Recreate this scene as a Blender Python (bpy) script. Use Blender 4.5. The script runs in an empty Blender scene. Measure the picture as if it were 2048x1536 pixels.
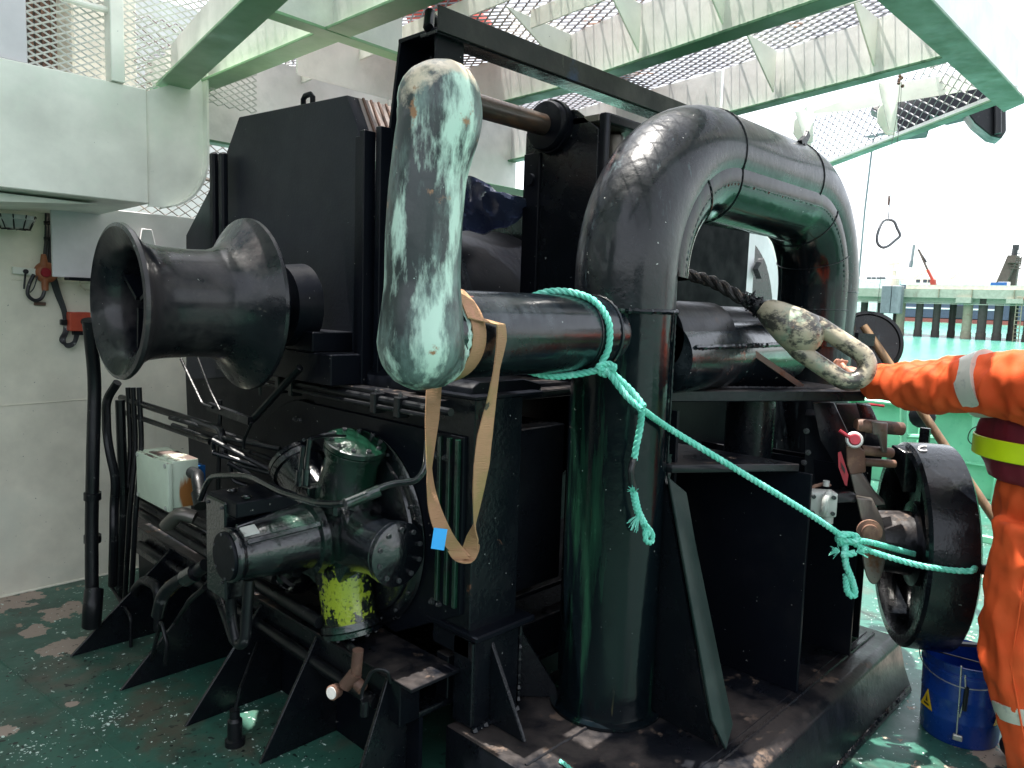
import bpy, bmesh, math, random
import numpy as np
from mathutils import Vector, Matrix, Quaternion, noise
random.seed(7); np.random.seed(7)
SC = bpy.context.scene
COL = SC.collection
R = math.radians
# ---------------------------------------------------------------- camera
# ship axes: X athwart (to the right and away), Y forward (to the left and away), Z up from the deck
FPX = 1510.0
CAM = Vector((0, 0, 1.6))
_u = Vector((1454, 113, -FPX)).normalized()
_v = Vector((-1584, 212, -FPX)).normalized()
_z = _u.cross(_v).normalized()
_v = _z.cross(_u)
W2C = Matrix((_u, _v, _z)).transposed()          # columns: ship axes seen from the camera
C2W = W2C.transposed()
cam_d = bpy.data.cameras.new('camera')
cam = bpy.data.objects.new('camera', cam_d); COL.objects.link(cam)
cam_d.sensor_width = 36; cam_d.lens = 36 * FPX / 2048
cam_d.clip_start = .05; cam_d.clip_end = 6000
cam.matrix_world = Matrix.Translation(CAM) @ C2W.to_4x4()
SC.camera = cam
# ---------------------------------------------------------------- light
SUN = Vector((-.035, .20, 1.0)).normalized()      # towards the sun
world = bpy.data.worlds.new('World'); SC.world = world; world.use_nodes = True
wn = world.node_tree; bg = wn.nodes['Background']
sky = wn.nodes.new('ShaderNodeTexSky'); sky.sky_type = 'NISHITA'; sky.sun_disc = False
sky.sun_elevation = math.asin(SUN.z); sky.sun_rotation = math.atan2(SUN.x, SUN.y)
sky.air_density = 1.0; sky.dust_density = 2.0; sky.ozone_density = 1.0
bg.inputs['Strength'].default_value = .15
hs = wn.nodes.new('ShaderNodeHueSaturation'); hs.inputs['Saturation'].default_value = .28
wn.links.new(sky.outputs['Color'], hs.inputs['Color']); wn.links.new(hs.outputs['Color'], bg.inputs['Color'])
sl = bpy.data.lights.new('sun', 'SUN'); sl.energy = 4.6; sl.angle = R(.53); sl.color = (1, .95, .88)
so = bpy.data.objects.new('sun', sl); COL.objects.link(so)
so.rotation_euler = SUN.to_track_quat('Z', 'Y').to_euler(); so.location = (0, 0, 30)
SC.view_settings.view_transform = 'Standard'; SC.view_settings.look = 'None'
SC.view_settings.exposure = 1.72; SC.view_settings.gamma = 1; SC.view_settings.use_curve_mapping = False
SC.cycles.use_denoising = True
SC.cycles.max_bounces = 10; SC.cycles.diffuse_bounces = 5; SC.cycles.glossy_bounces = 4

def ray(px, py):
    return C2W @ Vector(((px - 1024) / FPX, (768 - py) / FPX, -1))
def A(px, py, x=None, y=None, z=None, d=None):
    """the point of the place at a measured bearing, on a plane x=, y=, z= or at a depth d="""
    r = ray(px, py)
    if x is not None: t = (x - CAM.x) / r.x
    elif y is not None: t = (y - CAM.y) / r.y
    elif z is not None: t = (z - CAM.z) / r.z
    else: t = d
    return CAM + r * t

# ---------------------------------------------------------------- materials
def mat(name, base, rough=.5, layers=(), bump=0., bscale=40., metal=0., coat=0., rvar=.12, rscale=9., emit=None, alpha=None, bstretch=(1,1,1), spec=.5):
    m = bpy.data.materials.new(name); m.use_nodes = True
    nt = m.node_tree; N = nt.nodes; L = nt.links; b = N['Principled BSDF']
    b.inputs['Roughness'].default_value = rough; b.inputs['Metallic'].default_value = metal
    b.inputs['Coat Weight'].default_value = coat; b.inputs['Coat Roughness'].default_value = .12
    b.inputs['Specular IOR Level'].default_value = spec
    tc = N.new('ShaderNodeTexCoord')
    def nz(scale, stretch=(1,1,1), off=0, detail=6, rg=.6, dist=0):
        mp = N.new('ShaderNodeMapping'); mp.inputs['Scale'].default_value = stretch
        mp.inputs['Location'].default_value = (off*3.7+1, off*1.9+2, off*5.3)
        L.new(tc.outputs['Object'], mp.inputs['Vector'])
        n = N.new('ShaderNodeTexNoise'); n.inputs['Scale'].default_value = scale; n.inputs['Detail'].default_value = detail
        n.inputs['Roughness'].default_value = rg; n.inputs['Distortion'].default_value = dist
        L.new(mp.outputs['Vector'], n.inputs['Vector']); return n.outputs['Fac']
    def mr(src, lo, hi, a=0., c=1.):
        q = N.new('ShaderNodeMapRange'); q.inputs['From Min'].default_value = lo; q.inputs['From Max'].default_value = hi
        q.inputs['To Min'].default_value = a; q.inputs['To Max'].default_value = c
        L.new(src, q.inputs['Value']); return q.outputs['Result']
    def mth(op, x, y):
        q = N.new('ShaderNodeMath'); q.operation = op; q.use_clamp = True
        for i, s in enumerate((x, y)):
            if isinstance(s, (int, float)): q.inputs[i].default_value = s
            else: L.new(s, q.inputs[i])
        return q.outputs[0]
    col = None
    v0 = mr(nz(3.1, off=11), .3, .7, .82, 1.15)
    rgb = N.new('ShaderNodeRGB'); rgb.outputs[0].default_value = (*base, 1)
    vm = N.new('ShaderNodeVectorMath'); vm.operation = 'SCALE'; L.new(rgb.outputs[0], vm.inputs[0]); L.new(v0, vm.inputs['Scale'])
    col = vm.outputs[0]
    rg = mr(nz(rscale, off=5), .3, .7, rough - rvar, rough + rvar)
    geo = sep = None
    hsum = None
    for i, ly in enumerate(layers):
        c = ly['c']; k = nz(ly.get('s', 5), ly.get('st', (1,1,1)), ly.get('off', i), ly.get('d', 8), ly.get('rg', .65), ly.get('dist', 0))
        lo = ly.get('lo', .58)
        if 'blob' in ly:   # ragged patch: noise pushed over its threshold near a point (x, y, z, radius)
            bx = ly['blob']; vd = N.new('ShaderNodeVectorMath'); vd.operation = 'DISTANCE'; L.new(tc.outputs['Object'], vd.inputs[0]); vd.inputs[1].default_value = bx[:3]
            ad = N.new('ShaderNodeMath'); ad.operation = 'ADD'; L.new(k, ad.inputs[0]); L.new(mr(vd.outputs['Value'], 0, bx[3], .45, 0), ad.inputs[1]); k = ad.outputs[0]
        f = mr(k, lo, ly.get('hi', lo + .05))
        if 'in2' in ly:   # break it up with a second noise
            f = mth('MULTIPLY', f, mr(nz(ly['in2'], off=i+20), .42, .55))
        if ly.get('up'):
            if geo is None:
                geo = N.new('ShaderNodeNewGeometry'); sep = N.new('ShaderNodeSeparateXYZ'); L.new(geo.outputs['Normal'], sep.inputs[0])
            f = mth('MULTIPLY', f, mr(sep.outputs['Z'], .35, .8))
        if 'box' in ly:   # patch limited to a soft ball in object space (x, y, z, radius)
            bx = ly['box']
            vd = N.new('ShaderNodeVectorMath'); vd.operation = 'DISTANCE'; L.new(tc.outputs['Object'], vd.inputs[0]); vd.inputs[1].default_value = bx[:3]
            f = mth('MULTIPLY', f, mr(vd.outputs['Value'], bx[3], bx[3] * .75))
        if 'a' in ly: f = mth('MULTIPLY', f, ly['a'])
        mx = N.new('ShaderNodeMix'); mx.data_type = 'RGBA'; L.new(f, mx.inputs[0]); L.new(col, mx.inputs[6]); mx.inputs[7].default_value = (*c, 1)
        col = mx.outputs[2]
        if 'r' in ly:
            m2 = N.new('ShaderNodeMix'); L.new(f, m2.inputs[0]); L.new(rg, m2.inputs[2]); m2.inputs[3].default_value = ly['r']; rg = m2.outputs[0]
        if 'h' in ly:
            hh = mth('MULTIPLY', f, ly['h']) if ly['h'] != 1 else f
            hsum = hh if hsum is None else mth('ADD', hsum, hh)
    L.new(col, b.inputs['Base Color']); L.new(rg, b.inputs['Roughness'])
    if bump or hsum is not None:
        bp = N.new('ShaderNodeBump'); bp.inputs['Strength'].default_value = 1.0; bp.inputs['Distance'].default_value = max(bump, .0005)
        h = nz(bscale, bstretch, 9, 4, .55)
        if hsum is not None:
            ad = N.new('ShaderNodeMath'); ad.operation = 'ADD'; L.new(h, ad.inputs[0]); L.new(hsum, ad.inputs[1]); h = ad.outputs[0]
        L.new(h, bp.inputs['Height']); L.new(bp.outputs[0], b.inputs['Normal'])
    if emit: b.inputs['Emission Color'].default_value = (*emit[:3], 1); b.inputs['Emission Strength'].default_value = emit[3]
    return m
RUST = (.16, .07, .035); DUST = (.16, .13, .11); CHIP = (.5, .5, .47)
BK = (.0045, .006, .0085)
M = {}
M['drum'] = mat('rubbed_black_drum_paint', (.005,.006,.009), .30, spec=.35, layers=[dict(c=(.032,.028,.030), s=3.0, lo=.48, hi=.60, r=.5), dict(c=(.07,.06,.055), s=16, st=(.3,1,1), lo=.62, hi=.7, in2=3, r=.6), dict(c=(.25,.25,.24), s=50, lo=.745, hi=.755, d=2)], bump=.002, bscale=22, coat=.25)
M['deepblack'] = mat('flat_black_paint', (.0015,.0018,.003), .6, spec=.06)
M['buttress'] = mat('green_black_edge_paint', (.012,.026,.024), .42, [dict(c=(.03,.045,.04), s=3, lo=.5, hi=.7), dict(c=(.5,.55,.5), s=40, lo=.74, hi=.75)], spec=.3, bump=.0005)
M['barpaint'] = mat('stained_grey_black_bar_paint', (.022,.021,.021), .5, [dict(c=(.06,.055,.05), s=3, lo=.5, hi=.7), dict(c=(.25,.22,.18), s=9, st=(1,1,.3), lo=.62, hi=.68, off=3), dict(c=(.03,.05,.10), s=4, lo=.62, hi=.7, off=5)], spec=.3, bump=.001)
M['guard'] = mat('matt_blue_black_guard_paint', (.013,.0155,.023), .5, spec=.25, layers=[dict(c=(.018,.020,.026), s=1.4, lo=.5, hi=.75), dict(c=(.3,.3,.28), s=40, lo=.745, hi=.755, d=2)], bump=.0006, bscale=80, rvar=.05)
M['black'] = mat('black_gloss_paint', BK, .24, spec=.3, layers=[
    dict(c=(.014,.015,.017), s=2.2, lo=.55, hi=.75, r=.45), dict(c=RUST, s=6, lo=.7, hi=.74, r=.7), dict(c=(.33,.34,.33), s=60, lo=.745, hi=.755, d=2, in2=2.0, r=.6)], bump=.0018, bscale=55, coat=.12)
M['satin'] = mat('black_satin_paint', (.003,.0042,.0075), .40, spec=.16, layers=[
    dict(c=(.009,.009,.011), s=3, lo=.55, hi=.8), dict(c=(.3,.3,.28), s=55, lo=.745, hi=.755, d=2, r=.7)], bump=.0006, bscale=60, rvar=.06)
M['deckplate'] = mat('worn_black_plate', (.005,.006,.009), .34, spec=.3, layers=[
    dict(c=(.045,.038,.036), s=3.2, lo=.46, hi=.6, up=1, r=.5), dict(c=(.12,.085,.065), s=9, lo=.60, hi=.66, up=1, r=.75),
    dict(c=(.25,.12,.06), s=4.5, lo=.68, hi=.72, up=1, r=.8), dict(c=(.55,.55,.52), s=70, lo=.76, hi=.77, in2=2.5, r=.6)], bump=.0015, bscale=45, coat=.08)
M['pillar'] = mat('streaked_black_pipe_paint', (.0025,.005,.007), .17, spec=.24, layers=[
    dict(c=(.016,.07,.038), s=8, st=(1,1,.09), lo=.55, hi=.70, r=.3), dict(c=(.10,.09,.04), s=13, st=(1,1,.05), lo=.68, hi=.72, in2=1.5),
    dict(c=(.16,.11,.08), s=5, lo=.72, hi=.75, r=.7, box=(0,0,1.42,.3)), dict(c=(.4,.42,.4), s=65, lo=.745, hi=.755, d=2, in2=2.5)], bump=.001, bscale=28, coat=.15)
M['arch'] = mat('scuffed_black_arch_paint', (.004,.0055,.008), .30, spec=.3, layers=[
    dict(c=(.014,.020,.024), s=3.5, st=(1,1,.6), lo=.5, hi=.72, r=.45), dict(c=(.08,.12,.13), s=26, st=(1,1,.18), lo=.6, hi=.72, in2=2.2, r=.5),
    dict(c=(.22,.20,.17), s=5, lo=.6, hi=.75, up=1, r=.55), dict(c=(.22,.10,.05), s=7, lo=.7, hi=.74, r=.8), dict(c=(.5,.5,.48), s=60, lo=.745, hi=.755, d=2, r=.6)], bump=.0015, bscale=45, coat=.3)
HXB = (1.19-2.08, 1.41-1.48, 2.19)
M['horn'] = mat('rubbed_pale_green_and_black_horn', (.018,.027,.028), .38, [
    dict(c=(.14,.21,.19), s=6, st=(1.2,1.2,.4), lo=.42, hi=.56, rg=.7, r=.5), dict(c=(.50,.68,.58), s=8.5, st=(1.4,1.4,.38), lo=.495, hi=.60, off=3, rg=.66, r=.5),
    dict(c=(.5,.66,.58), s=75, lo=.69, hi=.71, in2=5, off=7), dict(c=(.58,.50,.38), s=7, lo=.66, hi=.76, blob=(HXB[0],HXB[1],HXB[2],.20), off=4),  # the cream blob paints in sunlight on the horn crown
    dict(c=(.30,.15,.07), s=14, lo=.62, hi=.68, off=8)], bump=.001, bscale=40, coat=.2)
M['arm'] = mat('black_arm_pipe_paint', (.004,.007,.010), .22, spec=.4, layers=[
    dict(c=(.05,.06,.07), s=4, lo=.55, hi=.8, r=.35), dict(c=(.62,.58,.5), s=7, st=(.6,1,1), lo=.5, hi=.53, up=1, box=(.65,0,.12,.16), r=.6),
    dict(c=(.22,.08,.05), s=9, lo=.66, hi=.72, r=.6), dict(c=(.5,.55,.55), s=60, lo=.745, hi=.755, d=2, r=.6)], bump=.0012, bscale=34, coat=.3)
M['greybrown'] = mat('grey_brown_wall_paint', (.17,.16,.14), .6)  # even grey-brown colour for the wall behind the guard mesh
M['pale'] = mat('pale_green_white_ship_paint', (.86,.87,.78), .42, [
    dict(c=(.77,.85,.72), s=2.2, lo=.5, hi=.75), dict(c=(.84,.80,.70), s=1.7, lo=.6, hi=.8, off=4), dict(c=(.2,.22,.2), s=50, lo=.745, hi=.755, d=2, in2=2)
    , dict(c=(.55,.40,.24), s=9, st=(1,1,.07), lo=.64, hi=.80, in2=.8, a=.6)], bump=.006, bscale=2.6, rvar=.08)
M['wall'] = mat('cream_bulkhead_paint', (.82,.775,.65), .38, [
    dict(c=(.74,.75,.64), s=1.3, lo=.5, hi=.8), dict(c=(.3,.28,.24), s=60, lo=.745, hi=.755, d=2), dict(c=(.50,.40,.28), s=7, st=(1,1,.06), lo=.66, hi=.82, in2=.7, a=.5)], bump=.008, bscale=2.2, rvar=.05)
M['white'] = mat('white_ship_paint', (.70,.68,.70), .4, [
    dict(c=(.58,.56,.58), s=1.5, lo=.5, hi=.8), dict(c=(.50,.27,.10), s=8, st=(1,1,.12), lo=.66, hi=.74, in2=1.2)], bump=.001, bscale=12)
M['web'] = mat('white_beam_paint', (.80,.78,.75), .36, [
    dict(c=(.55,.55,.52), s=2.4, lo=.5, hi=.75), dict(c=(.80,.80,.76), s=24, st=(1,1,.3), lo=.66, hi=.7, in2=2),
    dict(c=(.48,.26,.10), s=8, st=(1,1,.12), lo=.70, hi=.76, in2=1.0)], bump=.0012, bscale=16, rvar=.08)
M['underpale'] = mat('flange_paint_pale_deck_bounce', (.24,.42,.24), .45, [dict(c=(.30,.50,.30), s=2.5, lo=.5, hi=.75)], bump=.0008, bscale=22)  # paler flange copy, bounce from the green deck put into its colour
M['underside'] = mat('flange_paint_green_deck_bounce', (.075,.19,.10), .45, [dict(c=(.10,.24,.13), s=2.5, lo=.5, hi=.75), dict(c=(.25,.2,.12), s=11, lo=.72, hi=.75)], bump=.0008, bscale=22)  # green light bounced up from the deck, painted into the white beams' flanges
M['mesh'] = mat('white_expanded_metal', (.70,.70,.66), .45, [dict(c=(.4,.25,.15), s=9, lo=.68, hi=.74)])
M['meshgrey'] = mat('grey_white_expanded_metal', (.30,.29,.33), .5, [dict(c=(.5,.5,.46), s=1.2, lo=.5, hi=.6)])
M['meshfloor'] = mat('grey_walkway_mesh', (.24,.235,.26), .5, [dict(c=(.45,.45,.42), s=1.2, lo=.5, hi=.6), dict(c=(.25,.12,.06), s=6, lo=.62, hi=.68)])
M['meshdark'] = mat('weathered_expanded_metal', (.30,.25,.23), .6, [dict(c=(.45,.42,.4), s=6, lo=.5, hi=.7)])
M['deck'] = mat('green_deck_paint', (.027,.105,.078), .4, [
    dict(c=(.045,.14,.10), s=1.1, lo=.45, hi=.7), dict(c=(.04,.065,.05), s=4, lo=.50, hi=.66, r=.45), dict(c=(.11,.10,.08), s=2.3, lo=.58, hi=.75, r=.4, off=3),
    dict(c=(.36,.28,.22), s=2.6, lo=.64, hi=.645, r=.75, off=6, h=.5), dict(c=(.22,.12,.08), s=3.4, lo=.66, hi=.67, r=.8, off=9),
    *[dict(c=(.38,.30,.25), s=8, lo=.74, hi=.75, r=.75, off=3+k, blob=(*tuple(A(px_, py_, z=0)), rr_*1.6)) for k, (px_, py_, rr_) in enumerate(((15,1208,.17),(125,1222,.13),(75,1262,.08),(128,1292,.10),(150,1212,.07),(5,1465,.05),(145,1408,.03),(1960,1320,.25),(1180,1415,.12),(60,1195,.10)))],
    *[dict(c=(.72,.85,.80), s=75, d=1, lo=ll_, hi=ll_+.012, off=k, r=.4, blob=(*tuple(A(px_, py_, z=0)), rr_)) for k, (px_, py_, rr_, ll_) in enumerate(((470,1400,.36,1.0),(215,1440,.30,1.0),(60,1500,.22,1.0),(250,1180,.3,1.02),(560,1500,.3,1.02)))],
    dict(c=(.10,.07,.05), s=3.2, lo=.80, hi=.95, r=.6, blob=(1.15,2.7,0,.8), a=.7),
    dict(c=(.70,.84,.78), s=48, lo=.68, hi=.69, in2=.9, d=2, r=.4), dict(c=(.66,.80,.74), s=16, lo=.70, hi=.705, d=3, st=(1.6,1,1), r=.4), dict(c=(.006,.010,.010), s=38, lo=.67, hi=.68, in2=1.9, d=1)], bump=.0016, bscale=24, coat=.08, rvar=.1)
M['bolt'] = mat('painted_bolt', (.03,.032,.036), .25, [dict(c=(.25,.25,.25), s=60, lo=.62, hi=.66)], bump=.0005, coat=.4)
M['motor'] = mat('wet_gloss_black_casting', (.003,.004,.006), .09, [
    dict(c=(.02,.06,.04), s=4, lo=.55, hi=.7), dict(c=(.25,.25,.24), s=60, lo=.745, hi=.755, d=2)], bump=.003, bscale=75, coat=.8, rvar=.05)
M['motorgreen'] = mat('green_black_gloss_casting', (.005,.026,.015), .13, [dict(c=(.016,.018,.02), s=6, lo=.5, hi=.6)], bump=.003, bscale=70, coat=.8, rvar=.05)
def rel(p, o): return tuple(V_ - W_ for V_, W_ in zip(p, o))
M['motoryellow'] = mat('black_casting_with_painted_reflection', (.004,.006,.007), .2, [  # yellow-green and pinkish reflection of a hi-vis vest, painted into the colour
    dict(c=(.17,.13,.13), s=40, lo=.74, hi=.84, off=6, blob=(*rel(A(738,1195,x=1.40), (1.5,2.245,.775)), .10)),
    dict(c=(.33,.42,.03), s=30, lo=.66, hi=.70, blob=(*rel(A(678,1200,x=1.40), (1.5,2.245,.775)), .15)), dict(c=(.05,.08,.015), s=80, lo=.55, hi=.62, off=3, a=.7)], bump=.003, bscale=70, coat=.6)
M['backdropwall'] = mat('dark_green_backdrop_paint', (.03,.05,.045), .5)
M['rustbar'] = mat('rusty_greased_bar', (.045,.032,.025), .34, [
    dict(c=(.17,.085,.045), s=5, st=(.35,1,1), lo=.5, hi=.68, r=.5), dict(c=(.36,.30,.24), s=12, st=(.1,1,1), lo=.64, hi=.68, r=.6)], bump=.0005, bscale=30, coat=.3)
M['steel'] = mat('worn_bare_steel', (.16,.145,.13), .38, [dict(c=(.30,.27,.22), s=6, st=(1,1,.25), lo=.5, hi=.7), dict(c=(.13,.06,.03), s=6, lo=.62, hi=.7, off=4)], metal=.6)
M['rustcap'] = mat('brown_rusty_steel', (.13,.07,.05), .6, [dict(c=(.25,.14,.09), s=12, lo=.5, hi=.65), dict(c=(.04,.035,.03), s=7, lo=.6, hi=.66, off=4)], bump=.001, bscale=50)
M['alu'] = mat('grey_white_valve_casting', (.45,.47,.44), .4, [dict(c=(.2,.2,.18), s=14, lo=.62, hi=.68)], bump=.0006, bscale=60)
M['junction'] = mat('grey_white_painted_box', (.66,.76,.62), .42, [
    dict(c=(.38,.15,.04), s=20, st=(1,1,.10), lo=.66, hi=.80, blob=(.045,-.155,-.045,.13)), dict(c=(.09,.06,.05), s=9, lo=.42, hi=.5, up=1, r=.7), dict(c=(.05,.05,.05), s=26, lo=.73, hi=.74)], bump=.0008, bscale=30)
M['hose'] = mat('black_hose', (.006,.007,.009), .35, spec=.35, layers=[dict(c=(.10,.10,.10), s=18, lo=.62, hi=.7)], bump=.001, bscale=60)
M['cable'] = mat('black_cable', (.02,.02,.024), .45, [dict(c=(.45,.45,.44), s=10, lo=.62, hi=.66)])
M['orange'] = mat('dull_orange_plastic', (.36,.12,.05), .5, [dict(c=(.22,.09,.05), s=14, lo=.55, hi=.7)], bump=.0005)
M['red'] = mat('red_plastic', (.52,.075,.035), .42, [dict(c=(.38,.05,.03), s=8, lo=.5, hi=.7)])
M['redpaint'] = mat('red_lever_paint', (.36,.015,.03), .35, [dict(c=(.1,.04,.04), s=20, lo=.6, hi=.7)])
M['brass'] = mat('brass_hose_fitting', (.30,.19,.06), .3, metal=.8)
M['bluepaint'] = mat('blue_paint', (.01,.10,.32), .4)
M['bucket'] = mat('blue_bucket_plastic', (.004,.038,.24), .27, [dict(c=(.01,.025,.12), s=9, lo=.55, hi=.75), dict(c=(.25,.3,.4), s=50, lo=.745, hi=.755, d=2)], bump=.0004, bscale=30)
M['chrome'] = mat('bare_wire', (.45,.45,.43), .3, metal=.7)
M['sling'] = mat('brown_webbing', (.36,.20,.105), .75, [dict(c=(.25,.19,.07), s=5, lo=.48, hi=.65), dict(c=(.42,.21,.13), s=12, st=(1,1,.3), lo=.55, hi=.7, off=3), dict(c=(.05,.05,.03), s=13, lo=.66, hi=.70)], rvar=.03, bump=.002, bscale=70, bstretch=(.6,.6,5))
M['tag'] = mat('bright_blue_label_cloth', (.03,.36,.80), .5)
M['rope'] = mat('turquoise_rope_fibre', (.14,.60,.46), .55, [dict(c=(.28,.72,.60), s=40, st=(1,1,.3), lo=.5, hi=.65), dict(c=(.05,.30,.22), s=25, lo=.62, hi=.72)], bump=.0012, bscale=260, rvar=.05)
M['tape'] = mat('black_tape', (.015,.016,.018), .35)
M['towrope'] = mat('tarred_black_brown_rope', (.022,.02,.02), .55, [dict(c=(.22,.16,.11), s=34, lo=.52, hi=.62, up=1), dict(c=(.11,.085,.07), s=60, lo=.6, hi=.66)], bump=.003, bscale=120)
M['socket'] = mat('worn_cream_green_socket', (.40,.35,.25), .42, [
    dict(c=(.05,.045,.038), s=7, st=(1,1,1.5), lo=.47, hi=.54, rg=.75, r=.35, off=12), dict(c=(.24,.31,.23), s=9, lo=.55, hi=.65, off=3), dict(c=(.17,.08,.04), s=13, lo=.66, hi=.7, off=6)], bump=.0016, bscale=50, coat=.2)
M['tarp'] = mat('dark_blue_tarpaulin', (.09,.11,.22), .28, [dict(c=(.13,.16,.30), s=3, lo=.5, hi=.75)], bump=.001, bscale=12, coat=.2)
M['wood'] = mat('brown_broom_wood', (.26,.16,.085), .55, [dict(c=(.15,.09,.05), s=18, st=(1,1,.06), lo=.5, hi=.62), dict(c=(.05,.04,.03), s=9, lo=.66, hi=.72, off=5)])
M['coverall'] = mat('orange_coverall_cloth', (.62,.085,.020), .72, [dict(c=(.62,.06,.012), s=4, lo=.5, hi=.7), dict(c=(.50,.07,.02), s=7, lo=.66, hi=.8, off=6)], bump=.0006, bscale=300, spec=.25)
M['maroon'] = mat('maroon_life_vest_cloth', (.16,.008,.022), .6, [dict(c=(.24,.01,.02), s=6, lo=.55, hi=.7)], bump=.0006, bscale=250)
M['hivis'] = mat('yellow_hi_vis_tape', (.62,.78,.01), .45)
M['reflect'] = mat('silver_reflective_tape', (.55,.54,.48), .38, [dict(c=(.38,.38,.36), s=30, lo=.55, hi=.65)], metal=.15)
M['skin'] = mat('skin', (.42,.21,.14), .45)
M['hair'] = mat('dark_hair', (.02,.014,.01), .6)
M['boot'] = mat('dark_boot_leather', (.02,.016,.014), .5)
M['glove'] = M['skin']
M['sea'] = mat('turquoise_sea_water', (.08,.27,.23), .16, [dict(c=(.10,.34,.22), s=.05, lo=.45, hi=.65)], bump=.09, bscale=1.1, rvar=.02)
M['concrete'] = mat('grey_green_pier_concrete', (.34,.35,.29), .8, [dict(c=(.25,.28,.22), s=.3, lo=.5, hi=.7), dict(c=(.18,.15,.12), s=.6, st=(1,1,.2), lo=.62, hi=.7, off=3)])
M['pile'] = mat('dark_marine_pile', (.055,.045,.042), .8, [dict(c=(.15,.10,.07), s=.5, lo=.6, hi=.7)])
M['pilelight'] = mat('concrete_coloured_pile', (.26,.23,.17), .8, [dict(c=(.16,.09,.06), s=.5, lo=.55, hi=.65)])
M['hull'] = mat('navy_hull_paint', (.06,.07,.12), .5)
M['boottop'] = mat('red_boot_topping', (.28,.07,.06), .6)
M['whitefar'] = mat('far_white_paint', (.75,.75,.75), .6)
M['cream'] = mat('cream_far_cladding', (.62,.55,.46), .7)
M['fender'] = mat('grey_fender_panel_paint', (.14,.15,.17), .6, [dict(c=(.22,.23,.25), s=.6, st=(1,1,.2), lo=.5, hi=.65)])
M['brownfar'] = mat('brown_far_steel', (.10,.07,.06), .7)
M['redfar'] = mat('far_red_crane_paint', (.45,.05,.03), .6)
M['darkfar'] = mat('far_dark_steel', (.03,.03,.035), .6)
M['glass'] = mat('dark_window_glass', (.03,.04,.05), .1)
M['lightgreen'] = mat('light_green_bulwark_paint', (.17,.52,.32), .35, [dict(c=(.26,.60,.40), s=.9, lo=.5, hi=.7), dict(c=(.4,.3,.2), s=6, lo=.74, hi=.77)], bump=.001, bscale=10)
M['dial'] = mat('white_gauge_dial', (.75,.75,.72), .3)
M['lens'] = mat('clear_lamp_glass', (.5,.52,.5), .12)
M['warn'] = mat('yellow_warning_sticker', (.70,.45,.02), .4)
M['inkblack'] = mat('black_print', (.01,.01,.01), .5)
M['chalk'] = mat('white_paint_marker', (.8,.8,.8), .6)
M['winchred'] = mat('red_white_life_raft_cover', (.75,.10,.07), .5)
M['greenfar'] = mat('green_rope_net', (.05,.25,.15), .7)

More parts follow.
